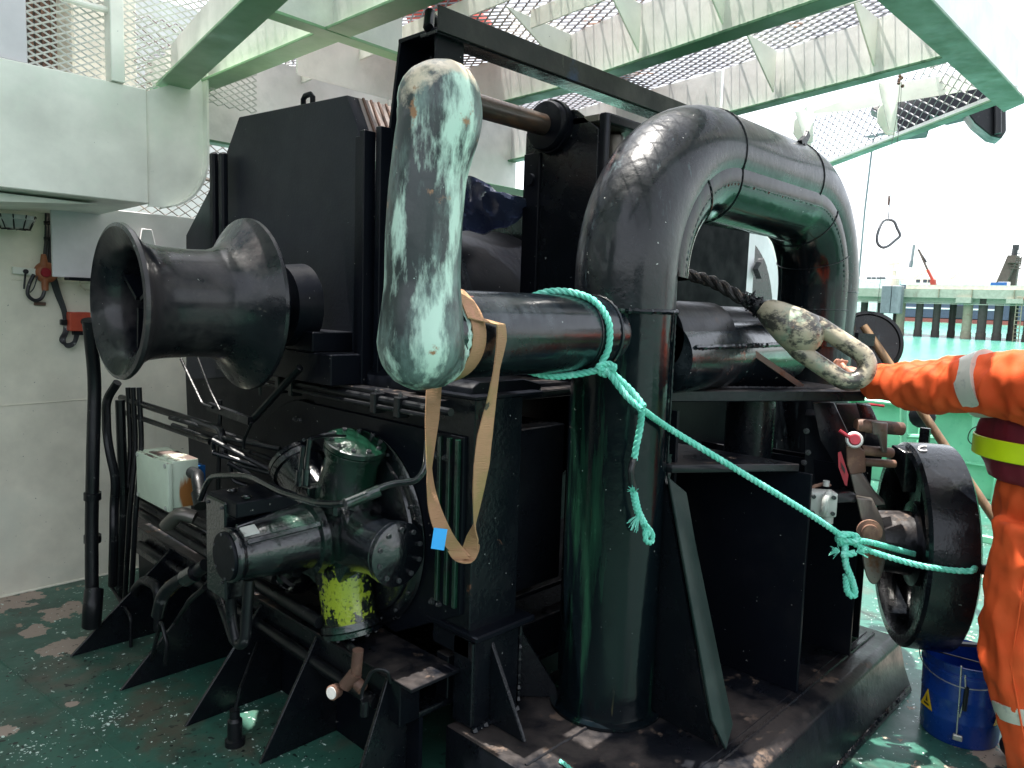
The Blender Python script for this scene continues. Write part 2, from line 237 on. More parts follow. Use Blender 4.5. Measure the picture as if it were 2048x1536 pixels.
# ---------------------------------------------------------------- mesh building
ORG = {}
class MB:
    def __init__(s): s.v = []; s.f = []; s.mi = []; s.cm = 0
    def add(s, vs, fs):
        n = len(s.v); s.v += [Vector(p) for p in vs]; s.f += [tuple(i + n for i in f) for f in fs]; s.mi += [s.cm] * len(fs); return s
    def m(s, i): s.cm = i; return s
    def box(s, x0, x1, y0, y1, z0, z1):
        if x0 > x1: x0, x1 = x1, x0
        if y0 > y1: y0, y1 = y1, y0
        if z0 > z1: z0, z1 = z1, z0
        return s.add([(x0,y0,z0),(x1,y0,z0),(x1,y1,z0),(x0,y1,z0),(x0,y0,z1),(x1,y0,z1),(x1,y1,z1),(x0,y1,z1)],
                     [(3,2,1,0),(4,5,6,7),(0,1,5,4),(1,2,6,5),(2,3,7,6),(3,0,4,7)])
    def obox(s, c, ax, ay, az, hx, hy, hz):
        c = Vector(c); vs = []
        for k in (-1, 1):
            for a, b in ((-1,-1),(1,-1),(1,1),(-1,1)): vs.append(c + ax*hx*a + ay*hy*b + az*hz*k)
        return s.add(vs, [(3,2,1,0),(4,5,6,7),(0,1,5,4),(1,2,6,5),(2,3,7,6),(3,0,4,7)])
    def bar(s, a, b, w, t, up=(0,0,1)):
        a = Vector(a); b = Vector(b); d = (b-a); l = d.length; d.normalize(); up = Vector(up)
        sx = d.cross(up)
        if sx.length < 1e-4: sx = d.cross(Vector((1,0,0)))
        sx.normalize(); sy = sx.cross(d).normalized()
        return s.obox((a+b)/2, d, sx, sy, l/2, w/2, t/2)
    def prism(s, poly, axis, a, b):
        """poly: 2-D outline; axis 'x': poly is (y,z), 'y': (x,z), 'z': (x,y)"""
        def P(p, t):
            return {'x': (t, p[0], p[1]), 'y': (p[0], t, p[1]), 'z': (p[0], p[1], t)}[axis]
        n = len(poly)
        return s.add([P(p, a) for p in poly] + [P(p, b) for p in poly],
                     [tuple(range(n))[::-1], tuple(range(n, 2*n))] + [(i, (i+1) % n, n+(i+1) % n, n+i) for i in range(n)])
    def poly3(s, pts, off):
        """a plate: outline of 3-D points, thickened by the vector off"""
        n = len(pts); off = Vector(off)
        return s.add([Vector(p) for p in pts] + [Vector(p)+off for p in pts],
                     [tuple(range(n))[::-1], tuple(range(n, 2*n))] + [(i, (i+1) % n, n+(i+1) % n, n+i) for i in range(n)])
    def tube(s, path, r, n=12, caps=True, closed=False, sq=None):
        path = [Vector(p) for p in path]; N = len(path)
        if not hasattr(r, '__len__'): r = [r]*N
        T = []
        for i in range(N):
            if closed: t = path[(i+1) % N] - path[i-1]
            else: t = path[min(i+1, N-1)] - path[max(i-1, 0)]
            T.append(t.normalized())
        up = Vector((0,0,1)) if abs(T[0].z) < .9 else Vector((1,0,0))
        nx = T[0].cross(up).normalized(); vs = []
        for i in range(N):
            if i:
                q = T[i-1].rotation_difference(T[i]); nx = q @ nx
                nx = (nx - T[i]*nx.dot(T[i])).normalized()
            ny = T[i].cross(nx)
            k = sq or (1, 1)
            for j in range(n):
                a = 2*math.pi*j/n; vs.append(path[i] + nx*(math.cos(a)*r[i]*k[0]) + ny*(math.sin(a)*r[i]*k[1]))
        fs = []
        for i in range(N if closed else N-1):
            for j in range(n):
                k = (j+1) % n; i2 = (i+1) % N
                fs.append((i*n+j, i*n+k, i2*n+k, i2*n+j))
        if caps and not closed: fs += [tuple(range(n))[::-1], tuple((N-1)*n+j for j in range(n))]
        return s.add(vs, fs)
    def lathe(s, prof, o, d=(1,0,0), n=48, closed=False):
        """prof: (distance along d, radius) points"""
        o = Vector(o); d = Vector(d).normalized()
        up = Vector((0,0,1)) if abs(d.z) < .9 else Vector((1,0,0))
        a = d.cross(up).normalized(); b = d.cross(a)
        vs = []; fs = []; N = len(prof)
        for t, r in prof:
            for j in range(n):
                q = 2*math.pi*j/n; vs.append(o + d*t + a*(math.cos(q)*r) + b*(math.sin(q)*r))
        for i in range(N if closed else N-1):
            i2 = (i+1) % N
            for j in range(n):
                k = (j+1) % n; fs.append((i*n+j, i2*n+j, i2*n+k, i*n+k))
        if not closed: fs += [tuple(range(n)), tuple((N-1)*n+j for j in range(n))[::-1]]
        return s.add(vs, fs)
    def cyl(s, a, b, r, n=20, r2=None):
        a = Vector(a); b = Vector(b)
        return s.lathe([(0, r), ((b-a).length, r if r2 is None else r2)], a, b-a, n)
    def ball(s, c, r, n=16, sc=(1,1,1)):
        c = Vector(c); vs = []; fs = []; m = n//2
        for i in range(m+1):
            th = math.pi*i/m
            for j in range(n):
                ph = 2*math.pi*j/n
                vs.append(c + Vector((r*sc[0]*math.sin(th)*math.cos(ph), r*sc[1]*math.sin(th)*math.sin(ph), r*sc[2]*math.cos(th))))
        for i in range(m):
            for j in range(n):
                k = (j+1) % n; fs.append((i*n+j, (i+1)*n+j, (i+1)*n+k, i*n+k))
        return s.add(vs, fs)
    def weld(s, path, r=.006, step=.012):
        """a rippled weld bead along a path"""
        path = resample(path, step); rr = [r*(.75+.5*(i % 2)+.3*random.random()) for i in range(len(path))]
        path = [p + Vector((random.uniform(-1,1),)*3)*r*.15 for p in path]
        return s.tube(path, rr, 6)
    def build(s, name, m, parent=None, bevel=0, smooth=35, origin=None, seg=1, label=None, weldv=True):
        me = bpy.data.meshes.new(name)
        o = Vector(ORG[parent.name]) if parent else Vector(origin if origin is not None else (0,0,0))
        me.from_pydata([p - o for p in s.v], [], s.f)
        mats = m if isinstance(m, (list, tuple)) else [m]
        for q in mats: me.materials.append(M[q] if isinstance(q, str) else q)
        if len(mats) > 1: me.polygons.foreach_set('material_index', s.mi)
        bm = bmesh.new(); bm.from_mesh(me)
        if weldv: bmesh.ops.remove_doubles(bm, verts=bm.verts, dist=1e-5)
        bmesh.ops.recalc_face_normals(bm, faces=bm.faces)
        if bevel:
            es = [e for e in bm.edges if len(e.link_faces) == 2 and e.calc_face_angle(0) > R(32)]
            try: bmesh.ops.bevel(bm, geom=es, offset=bevel, segments=seg, affect='EDGES', clamp_overlap=True, profile=.5)
            except Exception: pass
        bm.to_mesh(me); bm.free()
        if smooth:
            me.polygons.foreach_set('use_smooth', [True]*len(me.polygons)); me.set_sharp_from_angle(angle=R(smooth))
        ob = bpy.data.objects.new(name, me); COL.objects.link(ob)
        if parent: ob.parent = parent
        else: ob.location = o
        ORG[ob.name] = tuple(o)
        if label: ob['label'] = label
        return ob
def resample(path, step):
    path = [Vector(p) for p in path]; out = [path[0]]; acc = 0
    L = [0]
    for a, b in zip(path, path[1:]): L.append(L[-1] + (b-a).length)
    n = max(2, int(L[-1]/step)); j = 0; out = []
    for i in range(n+1):
        t = L[-1]*i/n
        while j < len(L)-2 and L[j+1] < t: j += 1
        f = (t-L[j])/max(1e-9, L[j+1]-L[j]); out.append(path[j].lerp(path[j+1], min(1, f)))
    return out
def spline(pts, k=8, closed=False):
    pts = [Vector(p) for p in pts]; out = []; n = len(pts)
    rng = range(n if closed else n-1)
    for i in rng:
        if closed: p0, p1, p2, p3 = pts[i-1], pts[i], pts[(i+1) % n], pts[(i+2) % n]
        else: p0, p1, p2, p3 = pts[max(i-1,0)], pts[i], pts[i+1], pts[min(i+2,n-1)]
        for j in range(k):
            t = j/k
            out.append(.5*((2*p1)+(p2-p0)*t+(2*p0-5*p1+4*p2-p3)*t*t+(3*p1-p0-3*p2+p3)*t**3))
    if not closed: out.append(pts[-1])
    return out
def fillet(pts, r, k=6):
    """a pipe run: straight legs with rounded corners"""
    pts = [Vector(p) for p in pts]; out = [pts[0]]
    for a, b, c in zip(pts, pts[1:], pts[2:]):
        u = (a-b); v = (c-b); q = min(r, u.length*.45, v.length*.45); u.normalize(); v.normalize()
        p0 = b+u*q; p2 = b+v*q
        for i in range(k+1):
            t = i/k; out.append(p0*(1-t)**2 + b*2*t*(1-t) + p2*t*t)
    return out + [pts[-1]]
def thing(name, loc, label, cat, group=None):
    o = bpy.data.objects.new(name, None); COL.objects.link(o); o.location = loc; o.empty_display_size = .1
    o['label'] = label; o['category'] = cat; ORG[o.name] = tuple(loc)
    if group: o['group'] = group
    return o
def tag(o, label, cat, group=None):
    o['label'] = label; o['category'] = cat
    if group: o['group'] = group
    return o
def struct(o): o['kind'] = 'structure'; return o
BOLTS = {}
def bolt_mesh(kind):
    if kind in BOLTS: return BOLTS[kind]
    b = MB()
    if kind == 'hex':
        b.lathe([(0, .75), (.12, .75)], (0,0,0), (0,0,1), 14); b.lathe([(.12, .55), (.62, .55), (.7, .48)], (0,0,0), (0,0,1), 6)
        b.lathe([(.7, .28), (.95, .28), (1.0, .24)], (0,0,0), (0,0,1), 10)
    else:  # socket head cap screw
        b.lathe([(0, .52), (.55, .52), (.6, .48), (.6, .26), (.35, .26)], (0,0,0), (0,0,1), 14)
    o = b.build('tmp_bolt', 'bolt'); me = o.data; bpy.data.objects.remove(o); BOLTS[kind] = me; return me
def bolt(p, n, size, parent, kind='hex', name='bolt', m=None):
    me = bolt_mesh(kind)
    o = bpy.data.objects.new(name, me); COL.objects.link(o); o.parent = parent
    o.location = Vector(p) - Vector(ORG[parent.name]); o.rotation_mode = 'QUATERNION'
    o.rotation_quaternion = Vector(n).to_track_quat('Z', 'Y') @ Quaternion((0,0,1), random.random()*6)
    o.scale = (size,)*3; return o
def mesh_panel(name, poly, O, a, b, ca, cb, w, t, m, parent, tilt=.6, label=None):
    """expanded metal: poly outline in (a, b) metres from O, diamond cells ca by cb"""
    O = Vector(O); a = Vector(a).normalized(); b = Vector(b).normalized(); nrm = a.cross(b).normalized()
    xs = [p[0] for p in poly]; ys = [p[1] for p in poly]
    def inside(x, y):
        c = False; j = len(poly)-1
        for i in range(len(poly)):
            xi, yi = poly[i]; xj, yj = poly[j]
            if (yi > y) != (yj > y) and x < (xj-xi)*(y-yi)/(yj-yi)+xi: c = not c
            j = i
        return c
    V = []; F = []
    i0 = int(min(xs)/ca)-1; i1 = int(max(xs)/ca)+2; j0 = int(min(ys)/cb)-1; j1 = int(max(ys)/cb)+2
    for j in range(j0, j1):
        for i in range(i0, i1):
            x, y = i*ca, j*cb
            for dx in (-1, 1):
                for dy in (0, 1):
                    # quarter strands from the crossing (x+ca/2, y+cb/2) outwards
                    p = (x+ca/2*(1+dx*0), y+cb/2); q = (x+ca/2+dx*ca/2, y+cb/2+(dy-.5)*cb)
                    if dy == 0 and dx == -1: pass
                    mx, my = (p[0]+q[0])/2, (p[1]+q[1])/2
                    if not inside(mx, my): continue
                    P = O + a*p[0] + b*p[1]; Q = O + a*q[0] + b*q[1]
                    d = (Q-P).normalized(); s1 = nrm*math.cos(tilt) + (d.cross(nrm))*math.sin(tilt)*(1 if dy else 1)
                    s1 = (b*math.sin(tilt)+nrm*math.cos(tilt)).normalized(); s1 = (s1-d*s1.dot(d)).normalized(); s2 = d.cross(s1)
                    n = len(V)
                    for E_ in (P, Q):
                        V += [E_+s1*w/2+s2*t/2, E_+s1*w/2-s2*t/2, E_-s1*w/2-s2*t/2, E_-s1*w/2+s2*t/2]
                    F += [(n+k, n+(k+1) % 4, n+4+(k+1) % 4, n+4+k) for k in range(4)]
    o = ORG[parent.name]; oo = Vector(o)
    me = bpy.data.meshes.new(name); me.from_pydata([p-oo for p in V], [], F); me.materials.append(M[m])
    ob = bpy.data.objects.new(name, me); COL.objects.link(ob); ob.parent = parent; ORG[ob.name] = o
    if label: ob['label'] = label
    return ob
def arc(cx, cy, r, a0, a1, n):
    return [(cx+r*math.cos(R(a0+(a1-a0)*i/n)), cy+r*math.sin(R(a0+(a1-a0)*i/n))) for i in range(n+1)]
# ================================================================ setting
# ---- deck
b = MB(); b.box(-8, 9.2, -16, 9, -.04, 0)
deck = struct(b.build('deck', 'deck', bevel=0))
b = MB()
b.weld([A(-60, 1270, z=.001), A(0, 1321, z=.001), A(262, 1523, z=.001), A(420, 1680, z=.001)], .004, .012)
b.weld([(-2, 2.05, .001), (1.5, 2.05, .001)], .004, .014); b.weld([(5.2, -6, .001), (5.2, 4.4, .001)], .004, .02)
b.build('weld_seam', 'deck', parent=deck)
# small angle kerb along the ship side and drain lip on the far deck
b = MB(); b.box(6.2, 6.24, -12, 4.4, 0, .05); b.build('deck_lip', 'lightgreen', parent=deck, bevel=.004)

# ---- bulkhead at the left
wl = thing('bulkhead', (1, 4.6, 0), 'cream painted steel bulkhead wall behind the winch at left', 'bulkhead')
b = MB(); b.box(-6, 3.3, 4.49, 4.52, 0, 2.0); b.build('wall_plate', 'wall', wl)
b = MB(); b.weld([(-6, 4.488, .004), (3.3, 4.488, .004)], .006, .02); b.weld([(-6, 4.488, 1.0), (.9, 4.488, 1.0), (1.5, 4.488, 1.01)], .0025, .03)
b.weld([(1.02, 4.488, 1.64), (3.2, 4.488, 1.64)], .002, .03); b.build('weld_seam', 'wall', wl)
p0 = A(172, 470, y=4.45); p1 = A(205, 455, y=4.45); p2 = A(170, 540, y=4.45); p3 = A(145, 545, y=4.45)
b = MB(); b.prism([(1.42, 1.98), (1.62, 1.98), (1.62, 1.80), (1.40, 1.60), (1.34, 1.60), (1.32, 1.63)], 'y', 4.30, 4.46)
b.build('corner_bracket', 'wall', wl, bevel=.004)

# ---- roof over the left of the deck (continues behind and above the camera's left)
rf = thing('upper_deck_edge', (0, 4, 2.0), 'pale green boxed deck edge girder overhanging at the upper left', 'girder')
b = MB(); b.box(-6, 1.375, 3.64, 3.66, 2.0, 2.505); b.build('face_plate', 'pale', rf, bevel=.004)
b = MB(); b.prism([(3.66, 2.0), (4.49, 1.985), (4.49, 2.02), (3.66, 2.03)], 'x', -6, 1.375); b.build('soffit_plate', 'pale', rf)
b = MB(); b.prism([(.55, 1.93), (1.20, 1.985), (.2, 1.995), (-.6, 1.93)], 'y', 3.75, 4.2); b.build('soffit_bracket', 'pale', rf)
kn = [(1.379, 2.50), (1.645, 2.63), (1.647, 2.28)] + [(1.43+.217*math.cos(R(-a)), 2.25+.26*math.sin(R(-a))) for a in range(0, 100, 12)] + [(1.379, 1.99)]
b = MB(); b.prism(kn, 'y', 3.655, 3.665); b.build('knee_plate', 'pale', rf)
ed = [(1.645, 2.63), (1.647, 2.28)] + [(1.43+.217*math.cos(R(-a)), 2.25+.26*math.sin(R(-a))) for a in range(0, 90, 10)]
ed2 = [(p[0]-.010, p[1]+.004) for p in ed]
b = MB()
for i in range(len(ed)-1):
    q = [ed[i], ed[i+1], ed2[i+1], ed2[i]]
    b.add([(p[0], yy, p[1]) for yy in (3.61, 3.75) for p in q], [(0,1,2,3),(4,7,6,5),(0,4,5,1),(2,6,7,3),(0,3,7,4),(1,5,6,2)])
b.build('knee_flange', 'pale', rf)
b = MB(); b.box(-6, -.2, 2.4, 4.49, 2.95, 3.0); b.box(-6, 1.375, 3.66, 9, 2.49, 2.5); b.build('roof_plate', 'web', rf)
b = MB(); b.box(.82+.0, .86, 3.70, 3.74, 2.505, 3.6); b.box(.0, .35, 3.70, 3.74, 2.505, 3.6)
o = thing('added_sun_blocker', (-2, 3, 4.5), 'unseen solid plate added high above the left to block sun', 'deck')
b = MB(); b.box(-5, 1.12, 1.3, 9, 4.5, 4.55); b.build('blocker_plate', 'web', o)  # out of view, added to keep direct sun off the winch
o = thing('added_dark_walls', (-5, -4, 0), 'dark green deckhouse wall added unseen behind the viewer to darken reflections', 'backdrop')
b = MB(); b.box(-6.2, -5.2, -9, 4.4, 0, 2.4); b.build('added_side_wall', 'backdropwall', o)  # unseen walls, added to darken what the glossy black paint reflects
b = MB(); b.box(-5.19, -1.2, -9, -8, 0, 3.0); b.build('added_end_wall', 'backdropwall', o)
for y in (-6, -3, 0):
    b = MB(); b.box(-5.2, -5.17, y, y+.8, 1.3, 2.0); b.build('window', 'glass', o, bevel=.01)
# railing mesh above the girder
def vmesh(name, x0, x1, z0, z1, y, ca, cb, w, t, m, par, tilt=.6, poly=None):
    return mesh_panel(name, poly or [(0,0),(x1-x0,0),(x1-x0,z1-z0),(0,z1-z0)], (x0,y,z0), (1,0,0), (0,0,1), ca, cb, w, t, m, par, tilt)
rl = thing('mesh_guard', (.8, 3.72, 2.5), 'white expanded metal guard panel standing on the pale green girder', 'guard panel')
vmesh('mesh_sheet', .93, 1.95, 2.52, 3.35, 3.72, .058, .030, .007, .003, 'mesh', rl, .9)
pa = A(231, 160, y=3.66); 
b = MB(); b.box(pa.x-.028, pa.x+.028, 3.625, 3.70, 2.507, 3.4); b.build('post', 'pale', rl, bevel=.003)
b = MB(); b.tube([A(120, -6, y=3.66), A(180, 12, y=3.66), A(222, 22, y=3.66)], .014, 10); b.build('rail', 'pale', rl)
b = MB(); b.box(.0, .93, 3.71, 3.75, 2.52, 3.6); b.build('side_plate', 'white', rl, bevel=.004)

# things behind the guard: pale lockers on the upper deck and brown pipework
lk = thing('upper_deck_house', (1.5, 6, 2.5), 'white deck house wall seen through the mesh at the top left', 'deck house')
b = MB(); b.box(1.45, 1.80, 4.9, 5.3, 2.5, 4.2); b.build('cream_panel', 'wall', lk, bevel=.01)
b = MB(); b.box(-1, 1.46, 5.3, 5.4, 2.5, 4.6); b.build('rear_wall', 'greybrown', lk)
b = MB()
for i in range(9): b.tube([(1.18+.035*i, 5.2, 2.5), (1.20+.03*i, 5.18, 3.3), (1.16+.04*i, 5.2, 4.3)], .012, 6)
b.build('pipe_cluster', 'rustcap', lk)
b = MB(); b.box(1.9, 3.4, 6.4, 6.5, 2.2, 3.9); b.build('far_wall', 'white', lk)

# ---- the big platform overhead: beams, cross webs, gratings
pf = thing('overhead_platform', (2.6, 2.5, 2.6), 'white steel platform with undersides coloured by green deck bounce and mesh floor overhead', 'platform')
ZF = 2.6; ZG = 2.845
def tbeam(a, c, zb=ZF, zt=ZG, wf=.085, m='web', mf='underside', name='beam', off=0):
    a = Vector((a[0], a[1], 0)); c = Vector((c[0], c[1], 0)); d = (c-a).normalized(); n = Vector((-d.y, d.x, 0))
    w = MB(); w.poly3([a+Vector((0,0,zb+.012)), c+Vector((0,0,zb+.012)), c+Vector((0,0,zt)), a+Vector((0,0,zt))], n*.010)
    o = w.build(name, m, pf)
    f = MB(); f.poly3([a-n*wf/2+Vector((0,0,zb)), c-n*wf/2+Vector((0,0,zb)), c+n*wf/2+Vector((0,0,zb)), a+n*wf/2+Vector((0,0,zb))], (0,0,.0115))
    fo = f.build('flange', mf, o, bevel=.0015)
    return o
# measured plan positions
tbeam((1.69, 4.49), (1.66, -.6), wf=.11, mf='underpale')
tbeam((2.78, 2.35), (2.50, .86), wf=.09)
tbeam((2.89, 4.49), (2.80, 2.35), wf=.09, zb=2.603)
tbeam((3.66, 2.05), (3.34, .86), wf=.07)
tbeam((4.05, 4.49), (3.67, 2.07), wf=.07, zb=2.603)
tbeam((5.35, 2.22), (4.05, .82), wf=.065, zb=2.598, zt=2.64)           # slanting outer edge
tbeam((6.6, 4.4), (5.36, 2.23), wf=.065, zb=2.600, zt=2.64)
# diagonal brace at the left
g0 = A(330, 192, z=2.55); 
b = MB(); q = [A(300, 182, z=2.55), A(362, 196, z=2.55), A(578, 0, z=2.55), A(640, -60, z=2.55), A(575, -90, z=2.55), A(487, 0, z=2.55)]
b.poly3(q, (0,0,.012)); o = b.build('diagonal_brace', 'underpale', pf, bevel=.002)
b = MB(); c0 = (q[0]+q[1])/2; c1 = (q[3]+q[4])/2
b.poly3([c0+Vector((0,0,.013)), c1+Vector((0,0,.013)), c1+Vector((0,0,.2)), c0+Vector((0,0,.2))], (.01,0,0)); b.build('brace_web', 'web', o)
# cross members along X
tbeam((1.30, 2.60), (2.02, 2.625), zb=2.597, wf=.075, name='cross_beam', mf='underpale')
tbeam((1.9, 3.25), (2.80, 3.25), zb=2.62, wf=.002, name='cross_web', mf='web')
tbeam((1.70, 3.85), (4.0, 3.85), zb=2.36, wf=.08, name='deep_girder')     # deep pale girder behind the rope guide
# outer edge along X at the right, broad green flange
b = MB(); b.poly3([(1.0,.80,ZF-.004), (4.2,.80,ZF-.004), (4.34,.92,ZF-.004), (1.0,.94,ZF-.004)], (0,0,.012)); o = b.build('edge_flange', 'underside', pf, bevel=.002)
b = MB(); b.box(1.0, 4.2, .845, .855, ZF+.009, ZG+.02); b.build('edge_web', 'web', o)
# triangular brackets and mesh bearers
for (x0, y0, x1) in ((2.80, 2.35, 2.35), (2.62, 1.48, 2.36), (3.56, 1.72, 3.25), (3.44, 1.22, 3.15), (2.69, 1.9, 2.45)):
    b = MB(); b.add([(x0, y0, ZF+.05), (x0, y0, ZG), (x1, y0, ZG), (x0, y0+.008, ZF+.05), (x0, y0+.008, ZG), (x1, y0+.008, ZG)],
                    [(0,1,2),(3,5,4),(0,3,4,1),(1,4,5,2),(2,5,3,0)]); b.build('bracket', 'pale', pf, bevel=.0015)
for (a, c) in (((3.22, 2.9), (2.98, .86)), ((2.30, 4.3), (2.10, .86)), ((4.35, 2.6), (3.72, .86)), ((4.9, 3.6), (4.3, 2.4)), ((2.45, 2.3), (2.3,.86))):
    a = Vector((*a, 0)); c = Vector((*c, 0)); n = Vector((-(c-a).y, (c-a).x, 0)).normalized()
    b = MB(); b.poly3([a+Vector((0,0,ZG-.075)), c+Vector((0,0,ZG-.075)), c+Vector((0,0,ZG-.002)), a+Vector((0,0,ZG-.002))], n*.008); b.build('mesh_bearer', 'pale', pf)
# vertical hanger plates below the outer beam
for px, pyb, dy in ((1612, 292, 0), (1785, 255, 0)):
    t = A(px, 200, y=1.9); 
hp = [((4.15,1.62), 2.56, 2.36, .10), ((4.28, 1.26), 2.56, 2.30, .10)]
for (px, ty, by, wpx) in ((1612, 222, 285, 38), (1780, 165, 262, 40)):
    dd = 3.95 if px < 1700 else 3.75
    T0 = A(px-wpx*.6, ty, d=dd); T1 = A(px+wpx*.4, ty, d=dd); B0 = A(px-2, by, d=dd); B1 = A(px+14, by, d=dd)
    b = MB(); b.poly3([T0, T1, B1, B0], (.01, .004, 0)); b.build('hanger_plate', 'pale', pf, bevel=.0015)
    b = MB(); C0 = A(px-6, by-70, d=dd+.1); b.poly3([A(px-24, by-44, d=dd+.06), A(px+2, by-76, d=dd+.06), A(px+12, by-20, d=dd+.06), A(px+10, by+8, d=dd+.06), A(px-8, by+8, d=dd+.06), A(px-26, by-18, d=dd+.06)], (.008,.004,0)); b.build('lug_plate', 'pale', pf, bevel=.0015)
# gratings
def grate(poly, ca=.078, cb=.046, z=ZG+.004, m='meshfloor', w=.008, t=.003, tilt=.5):
    return mesh_panel('mesh_sheet', poly, (0,0,z), (1,0,0), (0,1,0), cb, ca, w, t, m, pf, tilt)
grate([(1.66,.86),(2.52,.86),(2.66,1.6),(2.9,4.45),(1.66,4.45)])
grate([(2.52,.86),(3.36,.86),(3.66,2.05),(4.05,4.45),(2.9,4.45),(2.66,1.6)])
grate([(3.36,.86),(4.0,.86),(4.3,1.25),(3.55,1.6)])
grate([(.6,-.4),(1.66,-.4),(1.66,2.6),(1.28,2.6),(.9,1.0)])
# slanting mesh side panel between beam 3 and the slanted edge, seen from below at the right
mesh_panel('mesh_sheet', [(.16,0),(2.1,0),(2.1,.36),(.16,.30)], A(2040, 190, z=2.6), (A(1560, 372, z=2.6)-A(2040, 190, z=2.6)), (-.30, .12, .9), .088, .052, .006, .004, 'meshgrey', pf, .6)
plate_px = [(1600,230),(1700,196),(1790,166),(1900,150),(1985,140),(1993,170),(1900,188),(1800,204),(1700,222)]
b = MB(); b.poly3([A(px, py, d=4.1-.0009*(px-1600)) for px, py in plate_px], (.006,.006,.002)); b.build('outer_web', 'pale', pf)
# red and pale covers lying on the grating
lr = thing('life_raft_cover', (2.4, 2.9, 2.86), 'red cover lying on top of the mesh overhead', 'cover')
b = MB(); b.ball((2.30, 2.62, 3.02), .24, 20, (1.1,.8,.6)); b.ball((2.62, 3.0, 2.98), .2, 16, (1.3,.9,.5)); b.build('cover_bulge', 'winchred', lr)
b = MB(); b.ball((3.55, 2.75, 3.0), .22, 16, (1.3,1,.5)); b.build('cover_bulge', 'winchred', lr)
for i, (x, y) in enumerate(((1.98, 3.6), (2.15, 3.75))):
    pass
# vertical mesh fence behind the winch, on the deck edge
mf = thing('rear_mesh_fence', (2.2, 4.4, 1.9), 'weathered brown mesh screen behind the drum guard', 'screen')
mesh_panel('mesh_sheet', [(0,0),(1.6,0),(1.6,1.1),(0,1.1)], (1.60, 4.40, 1.98), (1,0,0), (0,0,1), .075, .050, .006, .003, 'meshdark', mf, .5)
b = MB(); b.tube([(1.5, 4.38, 2.27), (2.6, 4.38, 2.24)], .010, 8); b.build('rail', 'meshdark', mf)
b = MB(); b.bar((2.6,4.38,1.95),(2.6,4.38,3.0),.05,.05); b.build('post', 'white', mf)
# white transverse apron below the fence
ap = thing('white_apron', (1.6, 4.3, 1.6), 'pinkish white girder face between the bulkhead and the drum guard', 'girder')
b = MB(); b.box(1.15, 3.4, 4.28, 4.30, 1.66, 2.02); b.build('face_plate', 'white', ap, bevel=.003)
b = MB(); b.box(1.2, 3.4, 4.20, 4.285, 1.645, 1.66); b.build('bottom_flange', 'satin', ap, bevel=.003)
b = MB(); b.prism([(1.50, 1.66), (1.66, 1.66), (1.60, 1.93), (1.55, 1.93)], 'y', 4.20, 4.215); b.build('bracket', 'white', ap, bevel=.002)
# second screen seen between rope guide posts
sf = thing('inner_mesh_fence', (2.6, 3.9, 1.8), 'white mesh screen with a square post behind the rope guide', 'screen')
mesh_panel('mesh_sheet', [(0,0),(1.7,0),(1.7,.62),(0,.62)], (2.35, 3.80, 1.75), (1,0,0), (0,0,1), .075, .045, .007, .003, 'mesh', sf, .5)
b = MB(); b.box(2.53, 2.61, 3.70, 3.76, 1.4, 2.36); b.build('post', 'pale', sf, bevel=.004)
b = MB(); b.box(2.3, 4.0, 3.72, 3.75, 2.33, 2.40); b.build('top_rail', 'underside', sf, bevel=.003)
b = MB(); b.box(2.8, 4.2, 3.95, 4.05, .1, 2.3); b.build('dark_backing', 'satin', sf)
b = MB()
for i in range(7): b.tube([(2.42+.02*i, 4.0, 1.6), (2.46+.03*i, 4.0+.02*i, 2.1+.03*i), (2.40+.05*i, 4.1, 2.35)], .006, 5)
b.build('rope_bundle', 'greenfar', sf)

# ================================================================ sea, pier and far things (the ship lists a little against them)
def camdir(px, py): return ray(px, py).normalized()
_hl = ray(-560, 549); _hr = ray(1900, 610.5)
SN = _hr.cross(_hl).normalized()
if SN.z < 0: SN = -SN
HC = 3.6; SO = CAM - SN*HC
SV = _hl.normalized(); SV = (SV - SN*SV.dot(SN)).normalized()      # runs along the pier, to the left
SU = SV.cross(SN).normalized()                                      # away from the ship
def on_sea(px, py, h=0):
    r = ray(px, py); t = (SN.dot(SO + SN*h - CAM)) / SN.dot(r); return CAM + r*t
def uv(p): q = p-SO; return q.dot(SU), q.dot(SV)
def S(a, c, h): return SO + SU*a + SV*c + SN*h
def sbox(bld, a0, a1, c0, c1, h0, h1):
    P = [S(a, c, h) for h in (h0, h1) for a, c in ((a0,c0),(a1,c0),(a1,c1),(a0,c1))]
    return bld.add(P, [(3,2,1,0),(4,5,6,7),(0,1,5,4),(1,2,6,5),(2,3,7,6),(3,0,4,7)])
b = MB()
rings = [0, 12, 20, 30, 45, 70, 110, 180, 300, 600, 1200, 2600]
n = 64; vs = []; fs = []
for i, r_ in enumerate(rings):
    for j in range(n):
        t = 2*math.pi*j/n; vs.append(S(r_*math.cos(t), r_*math.sin(t), 0))
for i in range(len(rings)-1):
    for j in range(n): k = (j+1) % n; fs.append((i*n+j, i*n+k, (i+1)*n+k, (i+1)*n+j))
b.add(vs, fs); sea = struct(b.build('sea', 'sea'))
# front pile row from the bearing of a waterline point
a1, c1 = uv(on_sea(1804, 671)); a2, c2 = uv(on_sea(1936, 679))
PA = (a1+a2)/2
def along(px, h=4.5, a=PA):
    """position along the pier of a bearing, on the pier face"""
    r = ray(px, 600); n_ = SU; t = (SU.dot(S(a,0,0)-CAM))/SU.dot(r); return uv(CAM+r*t)[1]
def hgt(px, py, a=PA):
    r = ray(px, py); t = (SU.dot(S(a,0,0)-CAM))/SU.dot(r); return (CAM+r*t-SO).dot(SN)

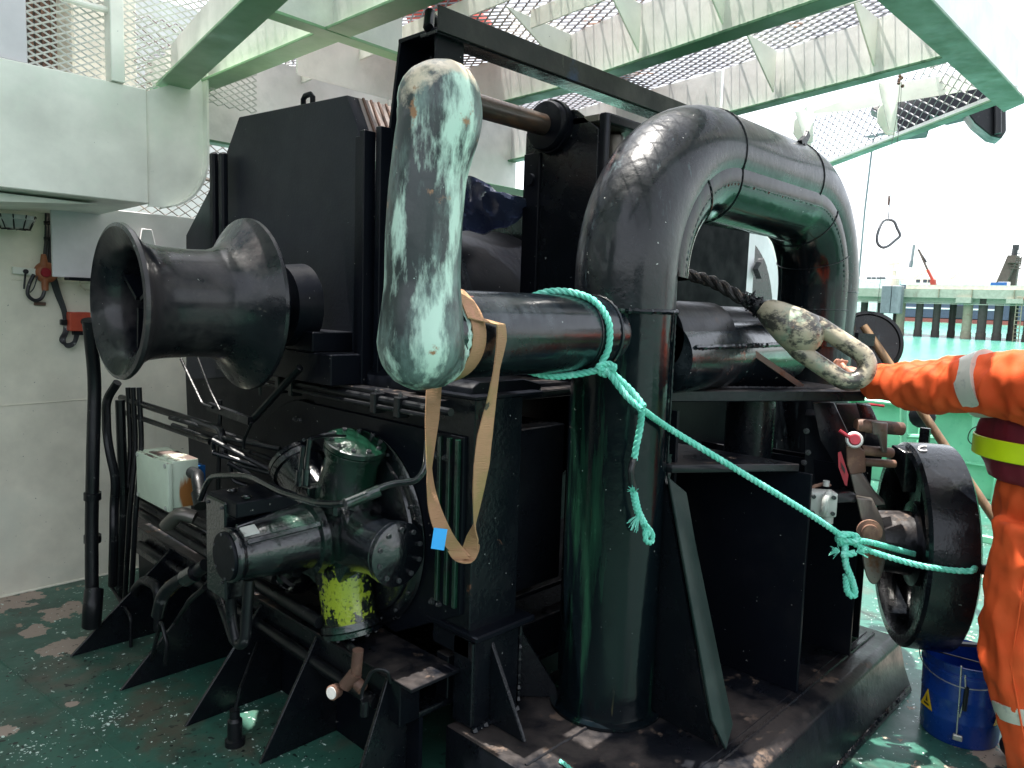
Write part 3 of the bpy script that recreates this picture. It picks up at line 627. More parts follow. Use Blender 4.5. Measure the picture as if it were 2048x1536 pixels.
pr = thing('pier', S(PA, along(1900), 0), 'long concrete pier on dark piles across the turquoise water', 'pier')
HT = hgt(1900, 578.5); HB = hgt(1900, 596); HC2 = hgt(1900, 606)
cL, cR = along(1560)+20, along(2048)-60
b = MB(); sbox(b, PA-.6, PA+9, cR, cL, HB, HT); b.build('deck_slab', 'concrete', pr)
for px in (1880, 1946, 2030, 1800):
    c = along(px); b = MB(); sbox(b, PA-.75, PA-.6, c-.04, c+.04, HB, HT); b.build('slab_joint', 'pilelight', pr)
b = MB(); sbox(b, PA+.4, PA+8, cR, cL, HC2, HB); b.build('girder', 'concrete', pr)
b = MB(); sbox(b, PA-.9, PA+.2, along(1946), along(1916), hgt(1930,606), hgt(1930,594.5)); b.build('pile_cap', 'concrete', pr)
b = MB(); sbox(b, PA-.9, PA+.2, along(2050), along(2016), hgt(2030,607), hgt(2030,598)); b.build('pile_cap', 'concrete', pr)
b = MB(); sbox(b, PA-.3, PA-.1, cR, cL, hgt(1900,608.5), hgt(1900,607)); b.build('service_pipe', 'concrete', pr)
b = MB(); sbox(b, PA-.4, PA+.2, cR, along(1812), HT, HT+.45); b.build('kerb', 'cream', pr)
k = (hgt(1800,577)-0)
for px, w, m, rk, da in ((1763,11,'pile',0,2.5),(1794,9,'pile',1,5),(1804,14,'pilelight',0,0),(1841,12,'pile',0,0),(1876,12,'pile',0,.6),(1908,11,'pile',0,2.5),(1938,15,'pilelight',0,-.2),(1968,14,'pile',0,-.3),(2000,13,'pile',0,0),(2030,13,'pile',0,2),(1730,12,'pile',0,2),(2062,14,'pile',0,0),(2096,14,'pile',0,1.5),(1700,12,'pile',0,2)):
    a = PA+1+da; c = along(px, a=a); D = (S(a, c, 3)-CAM).length; r_ = w/1510*D/2
    b = MB(); b.lathe([(-1.5, r_), (.0, r_*1.15), (.7, r_*1.12), (.75, r_), (HB+.1, r_)], S(a, c, 0), SN, 14); b.build('pile', m, pr)
# hanging grey fender
c0, c1_ = along(1811), along(1771)
b = MB(); sbox(b, PA-1.6, PA-.7, c0, (c0+c1_)/2-.03, hgt(1800, 627), hgt(1800, 572)); sbox(b, PA-1.6, PA-.7, (c0+c1_)/2+.03, c1_, hgt(1800, 627), hgt(1800, 572))
o = b.build('fender_panel', 'fender', origin=S(PA-1, c0, 3), bevel=.05); tag(o, 'grey ribbed fender panel hanging on the pier face', 'fender')
b = MB()
for s_ in (-.25, .25): b.tube([S(PA-.7, along(2042)+s_, 0), S(PA-.7, along(2042)+s_, HB)], .05, 6)
for i in range(12): b.tube([S(PA-.7, along(2042)-.25, .4*i+.2), S(PA-.7, along(2042)+.25, .4*i+.2)], .04, 5)
o = b.build('pier_ladder', 'pilelight', origin=S(PA-.7, along(2042), 0)); tag(o, 'thin ladder at the far right of the pier piles', 'ladder')
# moored ship behind the pier
FA = PA + 82
def al(px, a): return along(px, a=a)
sh = thing('moored_ship', S(FA, al(1900, FA), 0), 'dark blue ship hull with red waterline behind the pier', 'ship')
b = MB(); sbox(b, FA, FA+14, al(2200, FA), al(1722, FA), hgt(1900, 636.5, FA), hgt(1900, 568, FA)); b.build('hull', 'hull', sh)
b = MB(); sbox(b, FA-.06, FA+13, al(2200, FA), al(1722, FA), -.5, hgt(1900, 638, FA)); b.build('boot_topping', 'boottop', sh)
b = MB(); sbox(b, FA-.12, FA+13, al(2000, FA), al(1735, FA), hgt(1880, 618.5, FA), hgt(1880, 615.5, FA)); b.build('white_stripe', 'whitefar', sh)
b = MB(); sbox(b, FA-.10, FA+12, al(2100, FA), al(1800, FA), hgt(1900, 570.5, FA), hgt(1900, 566, FA)); b.build('bulwark_rail', 'whitefar', sh)
b = MB(); sbox(b, FA+1, FA+12, al(2100, FA), al(1790, FA), hgt(1900, 566, FA), hgt(1900, 557, FA)); b.build('cream_deck_house', 'cream', sh)
for px in (1828, 1842, 1852):
    b = MB(); sbox(b, FA+.9, FA+1.4, al(px+6, FA), al(px-2, FA), hgt(px, 565, FA), hgt(px, 559, FA)); b.build('window', 'glass', sh)
b = MB(); sbox(b, FA-.3, FA+.1, al(1933, FA), al(1914, FA), hgt(1920, 636, FA), hgt(1920, 612, FA)); b.build('dark_fender', 'darkfar', sh)
for p, q in (((1822,556),(1850,540)), ((1893,558),(1916,543))):
    b = MB(); b.tube([S(FA+2, al(p[0], FA+2), hgt(*p, FA+2)), S(FA+2, al(q[0], FA+2), hgt(*q, FA+2))], .35, 8); b.build('derrick_boom', 'cream', sh)
# left white launch with windows
wa = PA + 20
ws = thing('white_launch', S(wa, al(1745, wa), 4), 'white boat with a dark window band at the left end of the pier', 'boat')
b = MB(); sbox(b, wa, wa+5, al(1775, wa), al(1700, wa), 1, hgt(1745, 558, wa)); b.build('hull', 'whitefar', ws)
b = MB(); sbox(b, wa+.5, wa+4, al(1764, wa), al(1700, wa), hgt(1745, 558, wa), hgt(1745, 552.5, wa)); b.build('cabin', 'whitefar', ws)
for px in (1728, 1738, 1748, 1757):
    b = MB(); sbox(b, wa+.35, wa+.6, al(px+8, wa), al(px, wa), hgt(px, 559.5, wa), hgt(px, 554.5, wa)); b.build('window', 'glass', ws)
# masts and cranes
ma = PA + 30
mt = thing('lattice_mast', S(ma, al(2010, ma), 3), 'brown two-legged mast with a radar head behind the pier', 'mast')
def fp(px, py, a): return S(a, al(px, a), hgt(px, py, a))
b = MB(); b.bar(fp(1996, 580, ma), fp(2017, 516, ma), 1.2, 1.0, SU); b.build('leg', 'brownfar', mt)
b = MB(); b.bar(fp(2019, 580, ma+1), fp(2022, 516, ma+1), 1.1, 1.0, SU); b.build('leg', 'brownfar', mt)
b = MB(); b.bar(fp(2010, 519, ma), fp(2027, 519, ma), 1.0, 2.5, SU)
for i in range(5): b.bar(fp(2012, 516+5*i, ma-.6), fp(2035, 517+5*i, ma-.6), .15, .15)
for x in (2012, 2020, 2034): b.bar(fp(x, 514, ma-.6), fp(x, 530, ma-.6), .15, .15)
b.build('platform', 'brownfar', mt)
b = MB(); b.tube([fp(2019, 516, ma), fp(2020, 498, ma)], .35, 8); b.obox(fp(2021, 495, ma), SV, SN, SU, .35, .35, .2); b.build('radar', 'darkfar', mt)
b = MB(); b.tube([fp(1930, 509, ma), fp(1980, 507.5, ma), fp(2100, 507, ma)], .06, 5); b.build('stay_wire', 'fender', mt)
ca_ = PA + 16
cr = thing('red_crane', S(ca_, al(1866, ca_), 4), 'red truck crane with a dark raised boom on the pier', 'crane')
b = MB(); b.bar(fp(1866, 577, ca_), fp(1862, 560, ca_), .55, .7, SU); b.bar(fp(1863, 562, ca_), fp(1850, 540, ca_), .28, .45, SU); b.build('lower_boom', 'redfar', cr)
b = MB(); b.bar(fp(1851, 542, ca_), fp(1829, 500, ca_), .2, .28, SU); b.build('upper_boom', 'brownfar', cr)
b = MB(); b.tube([fp(1827, 499, ca_), fp(1840, 516, ca_), fp(1846, 524, ca_)], .12, 6); b.build('boom_cable', 'darkfar', cr)
b = MB(); b.tube([fp(1815, 535, ca_+10), fp(1816.5, 522, ca_+10)], .28, 8); b.tube([fp(1816.5, 522, ca_+10), fp(1818.5, 490, ca_+10)], .2, 8)
o = b.build('grey_pole', 'fender', origin=fp(1815, 535, ca_+10)); tag(o, 'slim grey pole mast left of the red crane', 'mast')
# lamp mast
b = MB(); la = PA-20
b.tube([S(la, al(1712.5, la), 1), fp(1715.5, 420, la), fp(1721, 280, la)], .09, 8); b.obox(fp(1718, 276, la), SV, SN, SU, .5, .1, .2); b.obox(fp(1734, 272, la), SV, SN, SU, .4, .08, .2)
b.tube([fp(1718, 276, la), fp(1734, 272, la)], .04, 5)
o = b.build('light_mast', 'fender', origin=S(la, al(1712.5, la), 0)); tag(o, 'tall thin lamp mast seen through the mesh at right', 'lamp mast')
# white deck structure between
b = MB(); w0 = PA+12
b.lathe([(0, .8), (1.2, .7), (1.5, .3), (2.2, .3)], fp(1783, 575, w0), SN, 12); b.bar(fp(1776, 560, w0), fp(1782, 528, w0), .15, .15); b.bar(fp(1772, 529, w0), fp(1792, 527, w0), .15, .3)
o = b.build('pier_winch', 'cream', origin=fp(1783, 575, w0)); tag(o, 'pale cream mast with a crosstree above the grey fender', 'mast')
sb = PA+3
b = MB(); b.obox(fp(1994, 573, sb), SV, SN, SU, .75, .45, .05); b.build
o = b.build('pier_sign', 'bluepaint', origin=fp(1994, 573, sb)); tag(o, 'small dark blue square sign on the pier deck', 'sign')
b = MB(); b.obox(fp(1987, 575, sb+.5), SV, SN, SU, .3, .5, .4); b.obox(fp(2005, 572, sb+.5), SV, SN, SU, .5, .45, .4)
o = b.build('white_kiosk', 'whitefar', origin=fp(1987, 575, sb)); tag(o, 'small white pier kiosk beside the blue sign', 'kiosk')

# ---- ship side bulwark at the right
bw = thing('bulwark', (7.8, 1, 0), 'light green steel bulwark along the ship side at the right', 'bulwark')
b = MB(); b.box(7.76, 7.79, -14, 6, 0, .76); b.build('plate', 'lightgreen', bw)
b = MB(); b.box(7.66, 7.84, -14, 6, .76, .79); b.build('cap_rail', 'lightgreen', bw, bevel=.008)
b = MB(); b.box(7.70, 7.76, -14, 6, .30, .315); b.build('stringer', 'lightgreen', bw)
for y in [-1.2+.65*i for i in range(-8, 9)]:
    b = MB(); b.prism([(7.76, 0), (7.76, .74), (7.70, .74), (7.55, .02), (7.55, 0)], 'y', y, y+.012); b.build('stay', 'lightgreen', bw)
# pipe rail post with black round lamp and fittings seen under the arm
b = MB(); b.tube([A(1808, 905, x=6.0), A(1808, 800, x=6.0)], .03, 10)
b.tube([A(1800, 872, x=6.0), A(1880, 876, x=6.0)], .02, 8)
o = b.build('deck_rail', 'lightgreen', origin=A(1808, 905, x=6)); tag(o, 'light green pipe rail under the outstretched orange arm', 'rail')
b = MB(); b.lathe([(0,.05),(.02,.085),(.10,.085),(.12,.05)], A(1846, 832, x=5.9), (-1,-.2,.1), 14)
o = b.build('black_float', 'hose', origin=A(1832, 830, x=5.9)); tag(o, 'round black buoy hanging under the orange sleeve', 'buoy')
b = MB(); p = A(1953, 832, x=7.5); b.lathe([(0,.05),(.03,.09),(.06,.04)], p, (0,0,1), 10); b.tube([p, p-Vector((0,0,.15)), p-Vector((0,.07,.2))], .03, 8)
o = b.build('vent_cock', 'lightgreen', origin=p); tag(o, 'pale green gooseneck fitting on the bulwark', 'vent')
# ================================================================ tow bitt: plinth, pillar, arch, arm and horn (one welded thing)
V = Vector
tb = thing('tow_bitt', (2.08, 1.48, 0), 'big black arched pipe bitt with side arm and pale worn horn', 'tow bitt')
b = MB(); b.prism([(.86, 0), (.90, .10), (.925, .20), (.955, .22), (1.75, .22), (1.75, .0)], 'x', 1.57, 3.46)
b.build('plinth', 'deckplate', tb, bevel=.008, seg=2)
b = MB(); b.weld([(1.58, 1.02, .222), (3.4, 1.02, .222)], .005); b.weld([(1.60, 1.05, .221), (3.4, 1.05, .221)], .003, .02)
b.weld([(1.60, 1.42, .222), (1.9, 1.42, .222)], .005); b.weld([(1.57, .875, .02), (3.44, .875, .02)], .010)
b.build('weld_seam', 'deckplate', tb)
PX, PY, PR = 2.08, 1.48, .168
UX = 3.69
b = MB(); b.lathe([(.222, PR+.03), (.232, PR+.03), (.236, PR+.004), (.25, PR), (1.585, PR)], (PX, PY, 0), (0,0,1), 64); b.build('pillar', 'pillar', tb)
b = MB(); b.weld([(PX+(PR+.004)*math.cos(t), PY+(PR+.004)*math.sin(t), 1.59) for t in np.linspace(0, 6.283, 60)], .007)
b.weld([(PX+(PR+.004)*math.cos(R(-62)), PY+(PR+.004)*math.sin(R(-62)), z) for z in (.24, 1.12)], .009, .011)
b.weld([(PX+.01+(PR+.004)*math.cos(R(-78)), PY+(PR+.004)*math.sin(R(-78)), z) for z in (1.10, 1.58)], .004, .011)
b.build('weld_seam', 'pillar', tb)
# arch: round pipe outside with a doubler half-pipe inside the bend
ZT = 2.165; RB = .46
def archpath(off=0, n=14):
    r = RB - off; p = [(PX+off, PY, 1.59), (PX+off, PY, ZT-RB)]
    p += [(PX+RB-r*math.cos(R(a)), PY, ZT-RB+r*math.sin(R(a))) for a in np.linspace(0, 90, n)[1:]]
    p += [(PX+RB+(UX-PX-2*RB)*t, PY, ZT-off) for t in (.33, .66)]
    p += [(UX-RB+r*math.sin(R(a)), PY, ZT-RB+r*math.cos(R(a))) for a in np.linspace(0, 90, n)]
    return p + [(UX-off, PY, 1.45), (UX-off, PY, .24)]
b = MB(); b.tube(archpath(0, 18), PR, 56, caps=False); b.build('arch_pipe', 'arch', tb)
# inner doubler: a slightly broader, flat-cheeked lining along the inside, from the front crown to the far leg
pi = archpath(.085, 16)
b = MB(); b.tube(pi[1:-1], .158, 40, caps=False, sq=(1, 1)); b.build('inner_doubler', 'pillar', tb)
b = MB()
for s_ in (-1,):
    pe = [V(p) + V((0, s_*.150, 0)) for p in archpath(.115, 16)]; b.weld(pe[1:-2], .0055, .012)
def ring(c, d, r, w=.0022):
    d = V(d).normalized(); u_ = d.cross(V((0,1,0))).normalized(); v_ = d.cross(u_)
    b.weld([V(c) + (u_*math.cos(t)+v_*math.sin(t))*(r+.001) for t in np.linspace(0, 6.283, 50)], w)
ring((PX+RB, PY, ZT), (1,0,0), PR+.001); ring((UX-RB, PY, ZT), (1,0,0), PR+.001); ring((UX, PY, ZT-RB), (0,0,1), PR+.001)
q = [V(p) for p in archpath(.085, 16)]
for i in (10, 16, 24, 30): ring(q[i], q[i+1]-q[i], .1592, .002)
for z in (1.62, 1.36): ring((UX-.085, PY, z), (0,0,1), .1592, .002)
b.build('weld_seam', 'arch', tb)
# a little burr and lug on the crown
b = MB(); c = A(1578, 290, y=PY); c = V((3.12, PY-.10, 2.30)); b.bar(c, c+V((.05,0,.03)), .02, .02); b.bar(c+V((.03,0,0)), c+V((.07,.0,.05)), .014, .03); b.build('crown_lug', 'black', tb)
# arm pipe through the pillar, to the left and on to the far leg
AZ = 1.515; AR = .117
b = MB(); b.lathe([(0, AR), (.5, AR), (PX-1.20, AR)], (1.20, PY, AZ), (1,0,0), 56); b.build('arm_pipe', 'arm', tb)
b = MB()
for x in (1.915, 1.815): b.weld([(x+.0*0, PY+(AR+.001)*math.cos(t), AZ+(AR+.001)*math.sin(t)) for t in np.linspace(0, 6.283, 50)], .005 if x > 1.9 else .0025)
b.build('weld_seam', 'arm', tb)
b = MB(); b.lathe([(0, .128), (.012, .130), (.36, .130), (.375, .118)], (2.22, PY-.02, 1.50), (1,0,0), 48)
b.build('inner_roller', 'rustroll' if 'rustroll' in M else 'deckplate', tb)
b = MB(); b.lathe([(0, .118), (1.16, .118), (1.20, .105)], (2.60, PY+.02, 1.50), (1,0,0), 40); b.build('inner_pipe', 'deckplate', tb)
b = MB(); b.lathe([(0, .13), (.95, .13), (.98, .12), (1.0, .06)], (2.22, PY-.055, 1.435), (1,0,0), 48); b.build('lower_shell', 'arm', tb)
b = MB(); b.weld([(2.24, PY-.183, 1.475), (2.98, PY-.183, 1.475)], .007); b.weld([(3.2, PY-.12, 1.49), (3.6, PY-.12, 1.49)], .007); b.build('weld_seam', 'arm', tb)
# horn: upright, cut at a mitre below, top leaning away
HX = 1.185
hp = [V(p) for p in ((HX+.012, PY-.035, 1.388), (HX+.008, PY-.036, 1.41), (HX+.002, PY-.037, 1.44), (HX-.002, PY-.038, 1.48), (HX-.004, PY-.042, 1.60), (HX-.004, PY-.042, 1.75), (HX+.002, PY-.046, 1.88), (HX+.012, PY-.053, 1.96), (HX+.020, PY-.060, 2.01), (HX+.022, PY-.062, 2.05), (HX+.020, PY-.060, 2.075))]
hp = spline(hp, 5)
hr = []
for i, p in enumerate(hp):
    z = p.z; t = min(1, max(0, (z-2.02)/.15)); hr.append((.092 + .016*max(0, 1-abs(z-1.50)/.14) + .010*max(0,1-abs(z-2.04)/.13))*(1 if z > 1.49 else math.sqrt(max(.03, 1-((1.49-z)/.108)**2))))
# round the crown off
top = hp[-1]; d = (hp[-1]-hp[-3]).normalized()
for k in range(1, 7):
    a = R(15*k); hp.append(top + V((-.016,.014,.085))*math.sin(a)); hr.append((hr[40] if k else .1)*0+.0975*math.cos(a)**.85+.0015)
b = MB(); b.tube(hp, hr, 44, caps=True)
for i, p in enumerate(b.v):      # mitre face at the foot, slanting up to the outside left
    k = (p.x-HX)*0.0 + (p.y-PY)*.40
    if p.z < 1.56: p.z = max(p.z, 1.380 + max(0, (p.y-(PY-.035)))*1.15)
b.build('horn', 'horn', tb)
b = MB(); b.ball((HX+.04, PY-.02, 1.482), .104, 28, (.95, 1, .98)); b.build('horn_heel', 'horn', tb)
b = MB(); b.weld([(HX+.078+.012*math.cos(t*2), PY+.112*math.cos(t), AZ+.112*math.sin(t)) for t in np.linspace(0, 6.283, 44)], .008); b.build('horn_weld', 'horn', tb)
# shelf, lower shelf, transverse plates, buttress
P0 = A(1352, 781, z=1.31); P1 = A(1733, 781, z=1.31)
b = MB(); b.poly3([(P0.x, P0.y, 1.31), (P1.x, P1.y, 1.31), (P1.x+.25, P1.y+.5, 1.31), (2.1, 1.62, 1.31)], (0,0,-.042)); b.build('shelf', 'deckplate', tb, bevel=.004)
b = MB(); b.weld([(P0.x+.02, P0.y+.08, 1.312), (P1.x-.15, P1.y+.16, 1.312)], .006); b.build('weld_seam', 'deckplate', tb)
b = MB(); b.poly3([(2.62, PY-.17, 1.45), (2.62, PY-.19, 1.312), (2.98, 1.17, 1.312), (3.03, 1.19, 1.312), (2.66, PY-.13, 1.49)], (-.0,.014,0))
q0 = A(1478, 686, y=1.33); q1 = A(1604, 774, z=1.313)
b = MB(); b.poly3([q0, q1, (q1.x-.40, q1.y+.28, 1.313), (q0.x-.12, q0.y+.05, q0.z-.02)], (.004,.014,0)); b.build('shelf_gusset', 'satin', tb, bevel=.002)
b = MB(); b.bar(q0, q1, .012, .022); b.build('gusset_edge', 'steel', tb)
a0 = A(1345, 930, x=2.15); a1 = A(1600, 928, x=2.64)
b = MB(); b.poly3([a0, a1, (2.64, 1.62, a1.z), (2.15, 1.62, a0.z)], (0,0,-.028)); b.build('lower_shelf', 'deckplate', tb, bevel=.003)
for x, zt, ym in ((2.64, a1.z-.03, 1.035), (3.09, 1.0, 1.01), (3.30, .98, 1.05)):
    b = MB(); b.prism([(ym, .221), (ym+.005, zt), (1.75, zt), (1.75, .221)], 'x', x, x+.014); b.build('transverse_plate', 'satin', tb, bevel=.002)
b = MB(); b.box(2.15, 3.9, 1.73, 1.76, .2, 1.27); b.build('back_plate', 'satin', tb)
b = MB(); b.prism([(1.33, 1.26), (1.32, .221), (1.75, .221), (1.75, 1.26)], 'x', 2.20, 2.215); b.build('transverse_plate', 'satin', tb)
b = MB(); b.lathe([(0,.10),(.34,.10)], (2.98, 1.45, 1.265), (0,0,-1), 24); b.build('hidden_boss', 'black', tb)
# buttress with its sloping flange
t0 = A(1338, 955, y=1.30); t1 = A(1374, 985, y=1.28); t2 = A(1390, 1075, y=1.235); b2 = A(1467, 1450, y=1.035); b3 = A(1453, 1502, z=.224); b4 = A(1424, 1440, y=1.075)
b = MB(); b.poly3([t0, t1, t2, b2, b3, b4], (.006, .014, 0)); b.build('buttress_flange', 'buttress', tb, bevel=.003)
b = MB(); b.poly3([(t0.x+.01, 1.325, t0.z), (t0.x+.01, 1.325, .222), (b3.x, b3.y+.03, .222), (b4.x, b4.y+.02, b4.z)], (.014, 0, 0)); b.build('buttress_web', 'black', tb)
# end bracket on the far leg, its hanging disc
ob_ = thing('sheave_disc', A(1745, 680, x=4.05), 'dark rimmed disc hanging on the far side of the arch', 'disc')
cD = A(1732, 690, x=4.05)
b = MB(); b.lathe([(-.01, .155), (.02, .17), (.04, .17), (.045, .155), (.03, .150), (.03, .01)], cD, (-.9, -.35, .1), 40); b.build('rim', 'hose', ob_)
b = MB(); b.lathe([(.022, .148), (.032, .148)], cD, (-.9, -.35, .1), 32); b.build('face_plate', 'arch', ob_)
b = MB(); b.bar(A(1712, 678, x=3.87), A(1745, 680, x=3.95), .03, .06); b.build('bracket', 'black', ob_)

# ================================================================ rope guide in front of the drum
rg = thing('rope_guide', (1.75, 2.1, 1.27), 'black rope guide frame with a rusty cross bar above the horn', 'rope guide')
GX, GY = 1.68, 2.00
b = MB(); b.prism([(GX, 1.30), (GX, 2.50), (1.805, 2.50), (1.83, 1.30)], 'y', GY, GY+.012); b.build('post_front_plate', 'satin', rg, bevel=.003)
zt_, zb_ = 2.50, 1.30
b = MB(); b.prism([(GY+.012, zb_), (GY+.012, zt_), (GY+.20, zt_), (GY+.30, 1.95), (GY+.36, zb_)], 'x', 1.80, 1.812); b.build('post_web', 'satin', rg, bevel=.002)
b = MB(); b.poly3([(GX, GY+.19, zt_), (GX, GY+.29, 1.95), (GX, GY+.36, zb_), (1.80, GY+.36, zb_), (1.80, GY+.29, 1.95), (1.80, GY+.19, zt_)], (0, .012, 0)); b.build('post_rear_plate', 'satin', rg, bevel=.002)
b = MB(); b.box(GX, 1.80, GY+.012, GY+.205, zt_-.012, zt_+.002); b.build('post_cap', 'satin', rg, bevel=.002)
b = MB(); b.box(GX+.04, GX+.10, GY+.07, GY+.082, 1.6, 2.43); b.build('post_stiffener', 'satin', rg)
b = MB(); b.prism([(GX-.06, 1.28), (1.95, 1.28), (1.95, 1.33), (1.86, 1.35), (GX-.03, 1.35), (GX-.06, 1.33)], 'y', 1.72, 2.4); b.build('post_foot', 'satin', rg, bevel=.003)
# top angle bar
b = MB(); b.box(1.66, 3.6, 1.965, 1.975, 2.475, 2.555); b.build('top_bar_web', 'barpaint', rg, bevel=.0015); 
b = MB(); b.box(1.66, 3.6, 1.976, 2.06, 2.470, 2.482); b.build('top_bar_flange', 'black', rg, bevel=.0015)
b = MB(); b.tube([(1.67, 2.03, 2.50), (1.70, 2.06, 2.56), (1.74, 2.10, 2.57), (1.78, 2.09, 2.53)], .018, 10); b.build('top_clamp', 'hose', rg)
BY, BZ = 2.14, 2.335
b = MB(); b.lathe([(0,.043),(.70,.043)], (1.74, BY, BZ), (1,0,0), 32); b.build('cross_bar', 'rustbar', rg)
b = MB(); b.lathe([(0,.07),(.03,.07)], (1.775, BY+.0, BZ), (1,0,0), 28); b.build('bar_boss', 'satin', rg)
CX = 2.44
b = MB(); b.lathe([(-.035,.060),(-.03,.094),(-.018,.10),(0,.10),(.001,.108),(.03,.108)], (CX-.03, BY, BZ), (1,0,0), 40); b.build('bar_flange', 'satin', rg)
b = MB(); b.prism([(1.90,1.32),(1.90,2.30),(2.03,2.395),(2.20,2.40),(2.295,2.33),(2.295,1.32)], 'x', CX, CX+.02); b.build('carriage_side', 'black', rg, bevel=.003)
b = MB(); b.box(CX-.012, CX, 2.20, 2.29, 1.42, 2.24); b.build('wear_strip', 'satin', rg, bevel=.002)
b = MB()
for z in (2.13, 1.62): b.lathe([(0,.026),(.014,.024)], (CX-.012, 2.245, z), (-1,0,0), 18)
b.build('rivet', 'satin', rg)
b = MB(); z1 = 2.36
b.box(CX, CX+.035, 1.87, 1.90, 1.32, z1); b.box(2.72, 2.755, 1.87, 1.90, 1.32, z1-.0); b.box(CX+.035, 2.72, 1.87, 1.90, z1-.035, z1)
b.build('roller_frame', 'satin', rg, bevel=.004)
b = MB(); b.box(CX, 2.755, 1.901, 2.29, z1-.03, z1-.002); b.build('frame_top', 'steel', rg, bevel=.003)
b = MB(); b.box(CX+.02, 2.755, 2.25, 2.29, 1.32, z1-.03); b.build('frame_back', 'black', rg)
for x in (2.53, 2.66):
    b = MB(); b.lathe([(0,.030),(.01,.045),(.98,.045),(.99,.030)], (x, 1.99, 1.34), (0,0,1), 24); b.build('roller', 'steel', rg)
b = MB(); b.box(2.40, 2.9, 1.82, 2.3, 1.28, 1.32); b.build('carriage_foot', 'satin', rg, bevel=.003)
b = MB(); b.box(2.38, 2.62, 1.84, 1.90, 1.60, 1.66); b.build('steel_lug', 'steel', rg, bevel=.003)  # small lug in worn bare steel

# ================================================================ the winch
wi = thing('towing_winch', (1.9, 2.8, 0), 'large black hydraulic towing winch with warping drum and radial piston motor', 'winch')
# base frame and top ledge
b = MB(); b.box(1.42, 1.50, 1.80, 4.2, .25, .40); b.box(1.50, 3.2, 1.80, 4.2, .25, .27); b.build('base_channel', 'black', wi, bevel=.003)
b = MB(); b.box(1.40, 1.60, 1.72, 4.2, .402, .415); b.build('base_flange', 'deckplate', wi, bevel=.002)
b = MB(); b.box(1.62, 3.4, 1.80, 1.86, .27, .42); b.box(1.9, 3.4, 1.84, 2.4, .50, .52); b.build('cross_channel', 'deckplate', wi, bevel=.003)
b = MB(); b.tube([(2.1, 2.1, .52), (2.12, 2.1, .64), (2.2, 2.1, .66), (2.28, 2.08, .53)], .022, 10); b.build('lifting_loop', 'satin', wi)
b = MB(); b.box(1.55, 2.9, 1.80, 3.35, 1.262, 1.288); b.build('ledge_plate', 'deckplate', wi, bevel=.002)
b = MB(); b.tube([(1.535, 1.72, 1.262), (1.535, 3.15, 1.262)], .013, 10); b.tube([(1.52, 1.8, 1.24), (1.52, 3.05, 1.24)], .008, 8); b.build('ledge_pipe', 'hose', wi)
for y in (1.95, 2.08, 2.62, 2.72, 2.95):
    b = MB(); b.box(1.51, 1.56, y, y+.03, 1.215, 1.285); b.build('pipe_clamp', 'hose', wi, bevel=.004)
    bolt((1.53, y+.015, 1.285), (0,0,1), .014, wi)
# column
b = MB(); b.box(1.60, 1.815, 1.68, 1.86, .46, 1.30); b.build('column', 'black', wi, bevel=.003)
b = MB(); b.box(1.585, 1.90, 1.665, 2.0, 1.301, 1.312); b.build('column_cap', 'satin', wi, bevel=.002)
b = MB(); b.box(1.60, 1.615, 1.86, 2.6, 1.18, 1.262); b.build('recess_back', 'satin', wi)
b = MB(); b.box(1.9, 3.9, 2.62, 2.66, .0, 1.26); b.build('rear_bulkhead', 'satin', wi)
# foot under the column
b = MB(); b.box(1.60, 1.82, 1.66, 1.76, .222, .53); b.build('foot_block', 'black', wi, bevel=.01)
b = MB(); b.box(1.585, 1.86, 1.63, 1.88, .53, .552); b.build('foot_cap', 'satin', wi, bevel=.005)
b = MB(); b.poly3([(1.68,1.66,.50),(1.68,1.66,.222),(1.68,1.50,.222),(1.68,1.52,.26)], (.014,0,0)); b.build('foot_gusset', 'black', wi, bevel=.003)
b = MB(); b.poly3([(1.86,1.72,.50),(1.86,1.72,.222),(1.98,1.60,.222),(1.97,1.62,.26)], (.01,.01,0)); b.build('foot_gusset', 'black', wi, bevel=.003)
b = MB(); b.weld([(1.822,1.662,.24),(1.822,1.662,.52)], .007, .01); b.weld([(1.60,1.655,.225),(1.82,1.655,.225)], .010); b.weld([(1.598,1.66,.24),(1.598,1.66,.52)], .005); b.build('weld_seam', 'black', wi)
# gear case
yc, zc, rc = 2.62, .63, .565
outl = [(1.715, .60), (1.715, 1.18), (2.62, 1.185)] + [(yc+rc*math.sin(R(a)), zc+rc*math.cos(R(a))) for a in range(8, 150, 8)] + [(2.2, .44), (2.05, .43)]
b = MB(); b.prism(outl, 'x', 1.588, 1.63); b.build('gear_case', 'satin', wi, bevel=.003)
gc = b
b = MB(); b.prism([(p[0]*.98+.05, min(p[1], 1.175)) for p in outl], 'x', 1.63, 2.1); b.build('gear_case_body', 'deckplate', wi, bevel=.004)
b = MB(); b.box(1.625, 1.80, 1.95, 2.48, 1.186, 1.20); b.box(1.64, 1.76, 2.02, 2.42, 1.20, 1.212); b.build('inspection_cover', 'deckplate', wi, bevel=.003)
for y in (2.05, 2.2, 2.4): bolt((1.66, y, 1.21), (0,0,1), .013, wi)
for px, py in ((593,838),(505,882),(877,912),(858,905),(785,1225),(865,1202),(575,1255),(640,1250),(500,1110)):
    p = A(px, py, x=1.588); bolt(p, (-1,0,0), .017, wi); bolt(p+V((0,-.035,.0)), (-1,0,0), .015, wi)
b = MB()
for y in (1.735, 1.775, 1.82): b.box(1.574, 1.5885, y-.008, y+.008, .62, 1.17)
b.build('case_rib', 'motorgreen', wi, bevel=.002)
